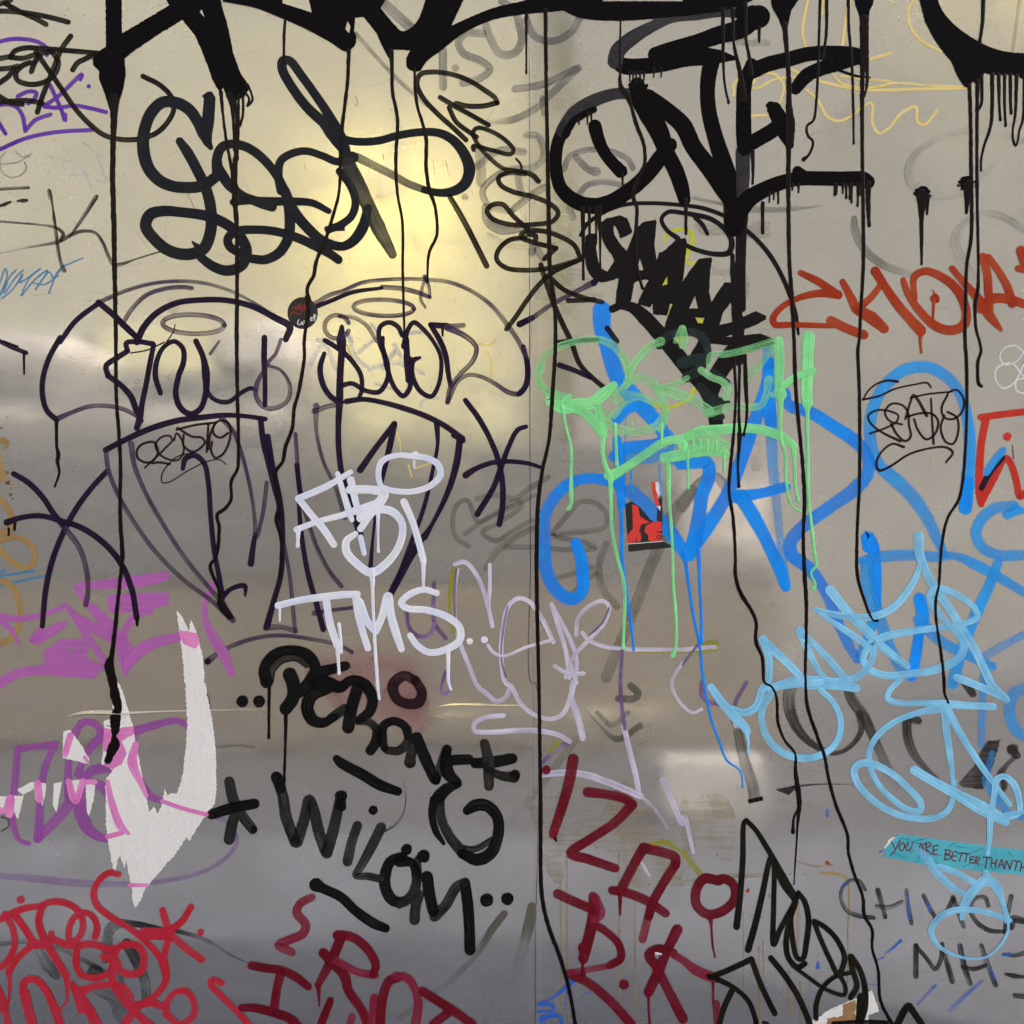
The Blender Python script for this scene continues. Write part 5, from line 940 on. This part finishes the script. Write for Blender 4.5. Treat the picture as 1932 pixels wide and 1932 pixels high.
# ---- black dabber letters
T('dabber_tag', 'black streaky dabber lettering falling diagonally, upper of two words', 'graffiti tag', 'dab', 76, 13, jit=.05)
for p, m in (('K 205,345,60 222,272,56 290,208,56 380,198,54 440,240,50','dabthin'),('K 188,350,84 172,270,70 235,180,70 345,150,64 450,182,74 497,265,74 465,345,84 395,420,70','dab'),('K 335,305,92 362,390,92 352,460,88 310,520,84','dab'),('K 530,290,80 620,265,66 688,250,60','dab'),('K 500,350,110 560,350,80 640,385,80','dab'),
  ('K 600,580,66 650,545,66 680,520,60','dabthin'),('K 580,385,84 480,430,90 445,510,84 478,590,80 545,610,66 620,572,50,.95','dab'),('K 765,390,80 725,520,80 705,640,80','dab'),('K 660,385,70 730,340,64 810,370,78 858,455,72 840,540,70 775,592,56','dab'),('K 765,600,50 840,608,50 885,650,56','dabthin'),('K 890,650,60 880,730,70 848,785,66','dab'),
  ('K 1080,650,56 1085,720,60 1030,785,60 950,785,50','dabthin'),('K 1085,700,50 1060,630,56 990,600,56 930,630,60 918,710,70 935,770,50','dab'),('K 1112,745,70 1105,800,70 1097,850,70','dabthin'),('K 1097,860,78','dab'),('K 1140,705,74 1195,840,78 1255,965,74','dab'),('K 1262,975,60 1290,890,62 1320,800,62','dabthin'),('K 1330,782,68','dab'),
  ('K 1330,790,60 1325,880,84 1345,940,84 1395,985,56','dab'),('K 1345,850,70 1400,845,68 1468,843,68','dab'),('K 1405,1000,44 1330,1030,76 1275,1085,84','dab'),('K 1290,1100,56 1292,1200,62 1340,1320,66 1430,1435,74','dabthin'),('K 1250,1100,60 1236,1190,50 1262,1300,46 1310,1375,24','dab'),('K 1410,1390,26 1500,1412,42 1620,1350,40','dabthin'),
  ('K 1430,1440,66 1520,1478,80 1605,1440,80 1655,1320,72 1648,1205,72 1580,1135,76 1510,1135,80 1460,1165,60','dab')): S(p, None, m, 'letter')
for p in ('H 760,455,60 850,450,70 965,430,64','H 810,345,56 830,430,64 835,520,66 835,585,56','H 830,490,40 900,525,50 975,535,66'): S(p, None, 'dab' if '965' in p else 'dabthin', 'star_arm')
dot('H 982,525', 66); dot('H 757,457', 56)
for p in ('G 1525,-20,20 1522,150,16 1522,310,14','G 1618,150,24 1615,350,14 1608,560,16'): D(p)
T('dabber_ring', 'streaky black ring on the pink haze above the black lettering', 'graffiti tag', 'dabthin', 66, 13)
S('K 1130,345,60 1060,312,66 990,370,76 1010,455,66 1080,490,66 1150,480,76 1172,420,66 1130,340,60', 66, 'ringink', 'letter')
for q, l in (((1372,105), 'left black dot of the pair before the dabber lettering'), ((1467,105), 'right black dot of the pair before the dabber lettering')):
    T('dabber_dot', l, 'paint dot', 'dab', 70, 13); dot('G %d,%d' % q, 70)
T('dabber_dash', 'thick black dash between the two dabber words', 'graffiti tag', 'dab', 50, 13)
S('G 1905,430,44 H 0,455,60 120,520,64 220,580,64 320,615,50', 60)
T('dabber_dash', 'thick black dash below the lower dabber word', 'graffiti tag', 'dab', 54, 13)
S('G 1790,1145,80 1830,1165,56 1932,1215,56 H 80,1290,56 180,1360,60 250,1390,50', 56)
T('dabber_tag', 'black streaky dabber word with two dots, lower of two words', 'graffiti tag', 'dab', 72, 13, jit=.05)
for p, m in (('G 1570,540,66 1600,640,64 1620,760,66 1670,900,66','dabthin'),('G 1565,535,66 1590,600,56','dab'),('G 1680,900,70 1720,780,64 1750,660,60 1780,740,66 1810,860,66 1845,950,70','dabthin'),('G 1850,960,70 1890,820,66 1925,660,60','dabthin'),('G 1925,640,60 1932,700','dab'),
  ('H -20,700,30 5,640,60','dab'),('H 90,810,56 60,900,56 35,1010,60','dabthin'),('H 225,820,60 170,930,60 110,1040,50 80,1090,36 150,1095,44 220,1110,44','dabthin'),('H 350,980,50 280,1010,60 250,1080,66 250,1160,66 290,1230,66 350,1240,60 410,1190,60 425,1100,56 400,1020,50 330,1010,70','dab'),('H 430,1000,40 430,1100,56 400,1200,60 330,1260,40','dabthin'),
  ('H 440,1200,60 420,1270,60 415,1340,64','dabthin'),('H 485,1100,70 500,1200,66 520,1290,66','dab'),('H 530,1320,66 590,1260,60 650,1160,60 700,1130,56','dabthin'),('H 700,1140,64 715,1250,66 725,1400,64 728,1510,66','dab')): S(p, None, m, 'letter')
for q in ((180,722,54),(370,943,64),(465,982,76),(823,1230,78),(940,1223,74)): dot('H %d,%d' % q[:2], q[2])
S('H 350,540,4,.8 365,650,6 350,740,10 310,800,18 250,840,12', 8, 'ghost3')
T('dabber_star', 'streaky black asterisk touching the pink line beside the torn paper', 'graffiti tag', 'dabthin', 64, 13)
S('G 1298,560,60 1320,660,64 1370,750,60 1430,830,56', 60, 'dabthin'); S('G 1325,760,60 1310,820,64 1298,885,66', 64, 'dabthin'); S('G 1200,745,60 1310,710,66 1440,685,60', 64, 'dab'); dot('G 1435,828', 40, 'dab')
T('marker_sliver', 'sliver of black marker on the right edge of the torn paper', 'graffiti tag', 'plum', 16, 9)
P('G !1168,40 !1185,90 !1198,185 !1178,188 !1172,110')
# ---- crimson letters
T('crimson_tag', 'dark crimson capitals in three rows right of the seam, lower middle', 'graffiti tag', 'crim', 60, 12, jit=.03)
for p, m in (('H 1312,435,66 1290,560,64 1250,700,60 1200,850,54','crim'),('H 1395,620,60 1500,632,54 1610,660,54 !1645,690,60 1550,790,56 1400,890,54 1300,965,60 1400,1000,56 1550,1050,50','crim'),('H 1710,935,60 1650,1040,56 1580,1180,60','crim'),('H 1535,1175,52 1600,1185,54 1720,1230,54 1835,1305,50','crim'),
  ('H 1710,935,60 1820,960,56 1890,990,56 !1890,1030,56 1820,1140,54 1760,1250,54 1740,1320,54','crim'),('H 1735,1330,50 1705,1450,50','crimthin'),('H 1225,1195,56 1320,1240,54 1440,1290,54','crim'),('H 1425,1210,54 1430,1280,70 1415,1380,66 1390,1480,66 1370,1560,60','crim'),('H 1440,1220,50 1470,1310,50 1430,1340,50','crimthin'),
  ('H 1420,1360,50 1500,1410,46 1570,1480,46 1580,1560,50 1520,1600,44','crim'),('H 1530,1600,36 1420,1620,36 1290,1640,36','crimthin'),('H 1300,1650,56 1400,1700,54 1520,1800,54 1640,1932,56','crim'),('H 1900,1400,66 1850,1500,56 1800,1620,60 1740,1750,60','crim'),('H 1780,1600,60 1740,1540,56 1790,1505,50 1880,1530,50','crim'),('H 1790,1620,56 1850,1740,56 1932,1900,60','crim'),
  ('H 1880,1540,44 1932,1570,44 I 80,1630,60 180,1670,60','crimthin'),('I -20,1400,40 -40,1440,40','crimthin'),('H 1780,1530,12 1810,1535,10','white')): S(p, None, m, 'letter')
for q in ((1160,493,54),(1600,1708,60),(1370,1500,66)): dot('H %d,%d' % q[:2], q[2])
S('H 1195,860,44 1205,840,44', 44, 'crimthin')
S('I 190,1820,48,.9 200,1932,50', 50, 'crimthin')
for p in ('H 1212,860,12 1218,898,10','H 1578,1190,26 1578,1312,12','H 1368,1560,50 1366,1600,16 1370,1650,24','H 1740,1740,40 1738,1800,16 1745,1932,14','I 172,1690,20 172,1820,10'): D(p, 18, 'crim')
D('H 1205,880,14 1218,898,10')
T('crimson_ring', 'dark crimson ring letter with one run, right of centre bottom', 'graffiti tag', 'crim', 56, 12, jit=.03)
S('I 205,1120,56 120,1110,60 75,1180,56 80,1260,56 140,1310,56 230,1290,56 295,1220,54 285,1140,54 230,1110,56 195,1120,56', 56); D('I 155,1330,36 162,1380,14 168,1470,14 182,1552,10', 14, 'crim')
T('crimson_tag', 'dark crimson letters in steps at the bottom left of centre', 'graffiti tag', 'crim', 56, 12, jit=.03)
for p, m in (('G 1765,1215,46 1700,1250,50 1680,1300,54 1730,1370,54 1715,1420,54 1640,1455,54 1575,1485,50 1650,1525,50','crimthin'),('G 1425,1600,50 1500,1615,50 1600,1630,50 1680,1670,50 1745,1720,44','crim'),('G 1590,1640,54 1570,1720,50 1550,1860,54','crim'),('G 1370,1840,46 1440,1840,50 1560,1870,54 1640,1900,56 1700,1960,56','crim'),
  ('G 1935,1430,60 1890,1540,60 1850,1620,54 1800,1710,40','crim'),('G 1830,1530,56 1880,1580,60 1950,1660,60 H 40,1740,54 120,1860,54 150,1940,54','crim'),('G 1870,1800,44 1830,1900,50 1810,1960,50','crim'),('H -20,1430,60 60,1440,54 150,1510,54 195,1600,50 180,1650,46','crim'),('H 190,1655,46 100,1640,44 0,1590,44 G 1900,1570,44','crimthin'),
  ('H 60,1890,44 50,1932,44','crimthin'),('H 190,1790,60 180,1932,60','crimthin'),('H 330,1665,54 270,1690,56 235,1780,56 220,1932,56','crim'),('H 310,1660,50 370,1670,50 420,1740,50 435,1830,54 420,1932,60','crimthin'),('H 460,1745,54 560,1810,54 640,1860,54 740,1932,54','crim'),('H 600,1870,54 520,1932,50','crim')): S(p, None, m, 'letter')
D('G 1803,1710,30 1808,1830,8', 12, 'crim')
# ---- bright red marker letters bottom left
T('red_tag', 'tangled bright red paint letters filling the bottom left corner', 'graffiti tag', 'red', 44, 12, jit=.03)
for p in ('G 670,1085,36 620,1075,38 560,1120,38 530,1190,40 550,1260,42 620,1320,40 720,1380,38 800,1440,40 870,1510,40 925,1580,40','G -20,1350,40 80,1300,44 150,1275,40 220,1265,36','G 80,1310,44 140,1390,44 190,1470,44','G 240,1260,44 220,1350,44 250,1450,46 310,1550,46 370,1650,44','G 225,1270,40 290,1240,40 380,1250,40 450,1300,40 470,1380,40 440,1450,40 400,1465,40 390,1400,40 420,1330,40 480,1300,36 530,1330,36 550,1390,40 540,1435,44',
  'G 30,1310,40 75,1400,40 80,1500,40 30,1590,40 -20,1620,40','G 190,1480,40 100,1560,40 50,1640,36','G 180,1480,60 280,1470,50 290,1420,40','G 300,1450,40 400,1490,44 520,1480,44 640,1520,40','G 440,1490,40 430,1580,40 460,1650,40 540,1670,40 620,1640,40 650,1560,40 640,1500,40','G 590,1550,46 660,1580,46 670,1620,44 740,1650,44 800,1630,44 815,1550,44 780,1490,44 720,1480,44 670,1500,40 640,1580,44 640,1700,44 680,1770,40 750,1850,44 850,1940,50',
  'G 925,1580,60 940,1680,40 880,1770,40 800,1820,40 750,1870,50 700,1940,50','G 915,1830,46 850,1810,44 770,1830,50','G 920,1290,40 940,1360,44 960,1430,44 940,1500,40 920,1600,36','G 1080,1270,40 1030,1350,42 950,1400,44 810,1405,44','G 830,1425,60 960,1430,60','G 970,1430,44 1050,1500,44 1140,1565,44',
  'G 130,1750,40 140,1690,40 200,1680,44 260,1740,44 310,1850,50 350,1960,54','G 140,1760,60 160,1850,60 190,1960,60','G -20,1700,30 20,1800,36 40,1900,40 50,1940,40','G -10,1850,50 60,1790,10','G 420,1730,40 480,1740,50 520,1720,40 600,1710,40 690,1720,40 740,1790,40 740,1840,40','G 470,1800,60 520,1880,60 560,1960,60','G 500,1860,40 460,1760,40','G 380,1650,30 375,1800,12 340,1850,16','G 940,1880,40 950,1800,38 1000,1750,36 1060,1750,40 1100,1820,40 1090,1890,44 1030,1932,40','G 960,1890,40 1010,1940,40',
  'G 1255,1700,36 1200,1680,36 1190,1700,36 1260,1780,40 1340,1860,36 1420,1950,40','G 410,1700,30 440,1780,50 460,1850,50'): S(p)
for q in ((117,1228,48),(1135,1412,42)): dot('G %d,%d' % q[:2], q[2])
D('G 50,1620,30 55,1740,16 40,1850,10', 14, 'red'); D('G 375,1650,40 378,1720,20 380,1800,12', 14, 'red')
# ---- small blue
T('blue_scribble', 'small bright blue scribble at the bottom, on the seam side of a black run', 'graffiti tag', 'dblue', 16, 9)
for p in ('H 1310,1690,30 1200,1780,18 1120,1820,24','H 1120,1820,26 1200,1830,24 1190,1860,20 1115,1860,20','H 1130,1900,34 1230,1885,26 1250,1932,26 | 1130,1910,30 1150,1950,30','H 1300,1690,40 1290,1720,20 | 1280,1740,10,.6 1250,1880,10,.7','H 1410,1750,14,.7 1370,1770,8,.7 1345,1820,8,.7'): S(p)
T('blue_flecks', 'scattered short blue strokes and flecks, lower right', 'graffiti tag', 'dblue', 14, 9)
for p in ('I 1235,1460,20 1180,1510,16 1140,1540,6','I 1135,1555,14 1100,1570,8','I 820,720,16 818,750,22','I 765,1580,12 765,1610,26','I 1430,1715,20,.8 1330,1820,16,.7','I 1690,1690,20,.6 1600,1770,24,.7 1510,1850,30,.6','I 1050,1705,10,.7 1100,1708,8,.7','I 1115,960,12 1135,950,6','I 855,1830,10,.6 855,1850,6','I 490,1200,14,.6 492,1220,10,.5'): S(p, None, None, 'fleck')
# ---- turquoise tape
M['turq'] = ink('turquoise_tape_print', (.065, .40, .48), 1., 0, 0, .35, col2=(.10, .47, .55), bump=.9, sy=60)
tp = T('message_tape', 'turquoise tape strip with dark red handwriting, right edge', 'tape', 'turq', 14, 10)
P('I !1150,930 !1218,858 !1400,880 !1650,915 !1800,935 !1990,950 !1990,1095 !1850,1080 !1650,1062 !1400,1035 !1140,985', 'turq', 'tape_body', jit=2, thick=.00018)
P('I !1140,935 !1165,890 !1190,875 !1220,868 !1195,905 !1180,935 !1160,945', 'paper', 'torn_end', jit=4, thick=.00012)
M['tapeink'] = ink('dark_red_handwriting', (.17, .012, .03), .95, .15, .15); M['tapeline'] = ink('dark_teal_pen_line', (.02, .12, .2), .8, .3, .2)
for p in ('I 1230,880 1280,885','I 1290,900 1380,880','I 1310,905 1420,925','I 1500,930 1540,905','I 1540,925 1600,935','I 1640,960 1700,935','I 1190,960 1260,990','I 1420,1010 1470,1035','I 1580,1045 1630,1020','I 1740,1040 1760,1060','I 1840,960 1870,985','I 1265,880 1290,970','I 1350,960 1320,1020'): S(p, 4, 'tapeline', 'pen_line')
for w_, ps in (('YOU', ('1180,898 1200,935 | 1228,890 1205,940 1175,978','1250,905 1228,915 1225,940 1240,950 1255,930 1250,905','1275,905 1262,930 1270,950 1290,940 1300,905')), ('ARE', ('1330,950 1350,910 1365,950 | 1335,935 1360,935','1375,905 1378,965 | 1370,910 1400,905 1400,925 1375,935 1412,972','1445,920 1420,925 1420,970 1440,970 | 1420,948 1440,945')),
  ('BETTER', ('1490,945 1482,1000 | 1485,945 1515,950 1505,968 1480,970 1515,980 1508,998 1478,1000','1550,955 1530,958 1525,1005 1548,1008 | 1528,980 1548,980','1555,965 1590,962 | 1578,965 1565,1010','1590,965 1625,968 | 1608,968 1598,1012','1650,985 1630,985 1625,1015 1645,1020 | 1628,1000 1645,1002','1662,985 1652,1022 | 1660,985 1680,992 1676,1003 1658,1006 1674,1028')),
  ('THAN', ('1700,985 1745,990 | 1722,988 1710,1048','1750,995 1742,1040 | 1775,1000 1768,1045 | 1746,1018 1770,1022','1785,1045 1805,1000 1815,1050 | 1790,1030 1812,1032','1822,1050 1830,1008 !1850,1055 1862,1010')), ('TH', ('1870,1005 1912,1012 | 1892,1008 1880,1060','1918,1020 1908,1065 | 1945,1020 1938,1065 | 1912,1042 1940,1045'))):
    for q in ps: S('I ' + q, 8, 'tapeink', 'lettering')
for q in ((1300,950),(1455,975),(1692,1030)): dot('I %d,%d' % q, 8, 'tapeink')
S('I 1290,915,24,.3 1330,945,34,.4 1370,980,40,.6', 40, 'lblue', 'overspray')
# ---- brown torn scrap at the bottom
T('torn_scrap', 'torn white and brown paper scrap at the bottom edge, under olive black lettering', 'paper', 'paper', 30, 4)
P('I !720,1932 !740,1905 !770,1895 !830,1850 !900,1820 !1000,1780 !1070,1742 !1085,1780 !1110,1850 !1105,1862 !1050,1880 !1050,1990 !720,1990', 'paper', 'paper', jit=4, thick=.0003)
P('I !905,1820 !975,1795 !985,1830 !970,1870 !1000,1920 !990,1990 !800,1990 !820,1900 !850,1890 !880,1895 !905,1880', 'paperbrown', 'brown_layer', jit=5, thick=.0004)
# ---- olive black marker lettering, lower right
T('olive_black_tag', 'tall thin olive black marker letters in two rows, lower right of the seam', 'graffiti tag', 'mblk', 34, 14)
for p in ('I 305,1380,40 325,1200,36 340,1000,34 348,790,28 !360,780,30 410,830,30 480,940,34 550,1060,34 630,1200,34','I 370,1510,40 410,1370,38 450,1200,36 500,990,30 515,1030,30 515,1250,30 515,1480,34 550,1400,32 620,1270,30','I 520,1010,30 560,1130,30 640,1240,30','I 640,1240,30 600,1370,32 585,1480,34 600,1560,34 650,1610,34 690,1590,34',
  'I 655,1190,30 690,1240,34 712,1340,34 700,1470,34 680,1560,30 650,1560,30 620,1440,32 615,1300,32 655,1190,30','I 745,1350,30 800,1380,32 870,1450,32 915,1550,32 905,1610,32 880,1650,32 830,1560,30 780,1450,30 745,1360,30','I 620,1600,24 700,1660,24 820,1740,24 915,1765,24 920,1720,26 885,1650,28','I 950,1640,26 860,1665,26 790,1730,28 755,1830,30 755,1900,28',
  'I 950,1550,34 960,1620,34 985,1720,34 950,1780,34','I 955,1550,34 1000,1620,34 1030,1720,34 1030,1830,40 1010,1890,50','I 1010,1780,50 1000,1940,50','I 160,1665,34 250,1630,32 !390,1565,34 430,1680,34 480,1790,34 520,1870,34','I 150,1660,34 280,1720,28 370,1800,30 410,1900,30 420,1960,30','I 285,1730,34 230,1850,34 200,1960,34','I 500,1560,36 580,1660,36 650,1770,36 700,1880,36 730,1960,36','I 850,1925,20 1000,1918,24 1155,1925,26','I 460,1925,20 480,1932,24'): S(p)
T('black_chevron', 'black marker chevron at the bottom edge beside the longest run', 'graffiti tag', 'mblk', 40, 14)
S('I 1200,1960,40 1275,1830,40 !1285,1832,40 1370,1960,40', 40)
# ---- faint black letters right
T('dry_tag', 'faint dry black marker letters in spaced rows under the turquoise tape', 'graffiti tag', 'ghost3', 30, 5)
for p in ('I 1030,1170,28 1000,1125,28 950,1120,24 905,1160,22 895,1220,22 930,1290,26 1000,1320,30 1080,1330,26','I 1105,1175,32 1125,1250,34 1145,1325,28','I 1100,1265,26 1170,1270,28 1240,1240,24','I 1265,1175,28 1275,1260,30 1295,1360,28','I 1365,1205,28 1395,1270,28 1430,1330,28','I 1430,1350,30 1490,1300,30 1530,1225,30','I 1530,1215,30 1560,1300,30 1590,1380,28','I 1730,1260,28 1710,1215,28 1660,1220,26 1630,1280,30 1660,1350,30 1730,1400,30 1820,1410,24','I 1860,1210,30 1840,1300,30 1825,1410,30','I 1932,1350,40 1870,1340,50 1860,1380,40',
  'I 1320,1490,34 1320,1660,34','I 1320,1490,26 1380,1560,26 1430,1620,28 1460,1570,28 1470,1480,26','I 1470,1500,26 1500,1600,34 1525,1690,34','I 1570,1490,34 1590,1590,36 1625,1700,34','I 1585,1610,26 1650,1620,28 1715,1600,24','I 1690,1490,30 1720,1580,32 1770,1710,32','I 1820,1535,16 1870,1545,24 1932,1530,30','I 1830,1650,20 1880,1660,34 1932,1665,20','I 1880,1770,30 1932,1775,34'): S(p)
S('I 905,1150,10 940,1125,10', 14, 'dblue'); S('I 1270,1200,10 1285,1340,12', 14, 'dblue'); S('I 1380,1240,12 1400,1300,12', 14, 'dblue'); S('I 1815,1540,20 1850,1535,20', 20, 'dblue'); S('I 1740,1620,16 1765,1680,14', 14, 'dblue')
# ---- brown smears right
T('smeared_tag', 'brown black smeared letter loops under the pale blue script, right', 'graffiti tag', 'smoke', 60, 4)
for p in ('I 620,10,80,.8 600,90,80,.9 620,200,70,1 680,300,54,1.05 770,370,40,1.1 860,400,30,1.15 950,360,30,1.15 1010,270,40,1.1 1000,180,50,1','I 930,20,60,1 960,100,70,1.1 1030,200,70,1.1 1080,310,60,1 1130,420,60,.8 1200,580,60,.5','I 1330,215,50,1.15 1280,200,60,1.15 1270,280,60,1.1 1300,390,60,1.05 1360,470,40,1. 1440,540,20,.9','I 1590,-10,50,1.1 1640,60,50,1.1'): S(p)
T('smeared_tag', 'brown black smeared strokes and dot at the far right, middle', 'graffiti tag', 'smoke', 60, 4)
P('I !1720,330 !1800,322 !1760,460 !1700,605 !1580,590 !1560,570 !1640,480', jit=5, dens=1.05); S('I 1860,380,60,1.15 1890,410,50,1.1 | 1880,420,30,1 1830,470,34,1 1800,520,50,1.1 1820,590,40,1.1 1790,620,40,1.', 50); dot('I 1870,375', 70)
T('smeared_line', 'thin dark smear with a wedge start, right of the pale reflection', 'smear', 'ghost3', 14, 4)
P('I !522,605 !640,580 !640,600 !600,637', dens=1.1); S('I 620,590,16 760,575,10,1 900,575,8,.8 1080,580,6,.6', 10)
T('smudge', 'faint grey paste marks at the left edge, low on the wall', 'smear', 'ghost3', 12, 0)
S('G 10,760 40,770 50,810 10,840', 10)
M['darkdot'] = M['dab']
T('specks', 'tiny paint specks scattered over the wall', 'stain', 'dab', 5, 3)
rnd = random.Random(3)
V, F, A = [], [], []
for i in range(900):
    x, y = rnd.uniform(0, 5796), rnd.uniform(0, 5796); w = rnd.choice((2.2, 2.8, 3.5, 5))
    ribbon(V, F, A, [(x, y, w, 1)], CUR['z'] + .0000005*i)
o = mesh_obj('speck', V, F, A, M['dab'], CUR['e']); o['kind'] = 'stuff'
V, F, A = [], [], []
for i in range(420):
    x, y = rnd.gauss(2650, 500), rnd.gauss(2300, 450); w = rnd.choice((3, 4, 6))
    ribbon(V, F, A, [(x, y, w, .8)], CUR['z'] + .0000005*i)
o = mesh_obj('pale_speck', V, F, A, M['whitethin'], CUR['e']); o['kind'] = 'stuff'

M['scuff'] = ink('pale_scratch', (.55, .54, .50), .34, .2, .3, .5); M['scuffd'] = ink('dark_scratch', (.03, .03, .03), .25, .2, .3, .5)
T('scratches', 'fine pale and dark scratches and wiped arcs all over the bare metal', 'scratches', 'scuff', 4, 0)
for m, cnt in (('scuff', 320), ('scuffd', 170)):
    V, F, A = [], [], []
    for i in range(cnt):
        x, y, a, L = rnd.uniform(0, 5796), rnd.uniform(0, 5796), rnd.gauss(0, .9), rnd.uniform(25, 240)
        k = rnd.uniform(-.004, .004) * (3 if i % 5 == 0 else 1); pts = []; n = 7
        for j in range(n): pts.append((x, y, rnd.uniform(1.5, 3.5), rnd.uniform(.85, 1.1))); x += math.cos(a)*L/n; y += math.sin(a)*L/n; a += k*L/n
        ribbon(V, F, A, pts, CUR['z'] + 3e-7*i)
    o = mesh_obj('scratch', V, F, A, M[m], CUR['e']); o['kind'] = 'stuff'
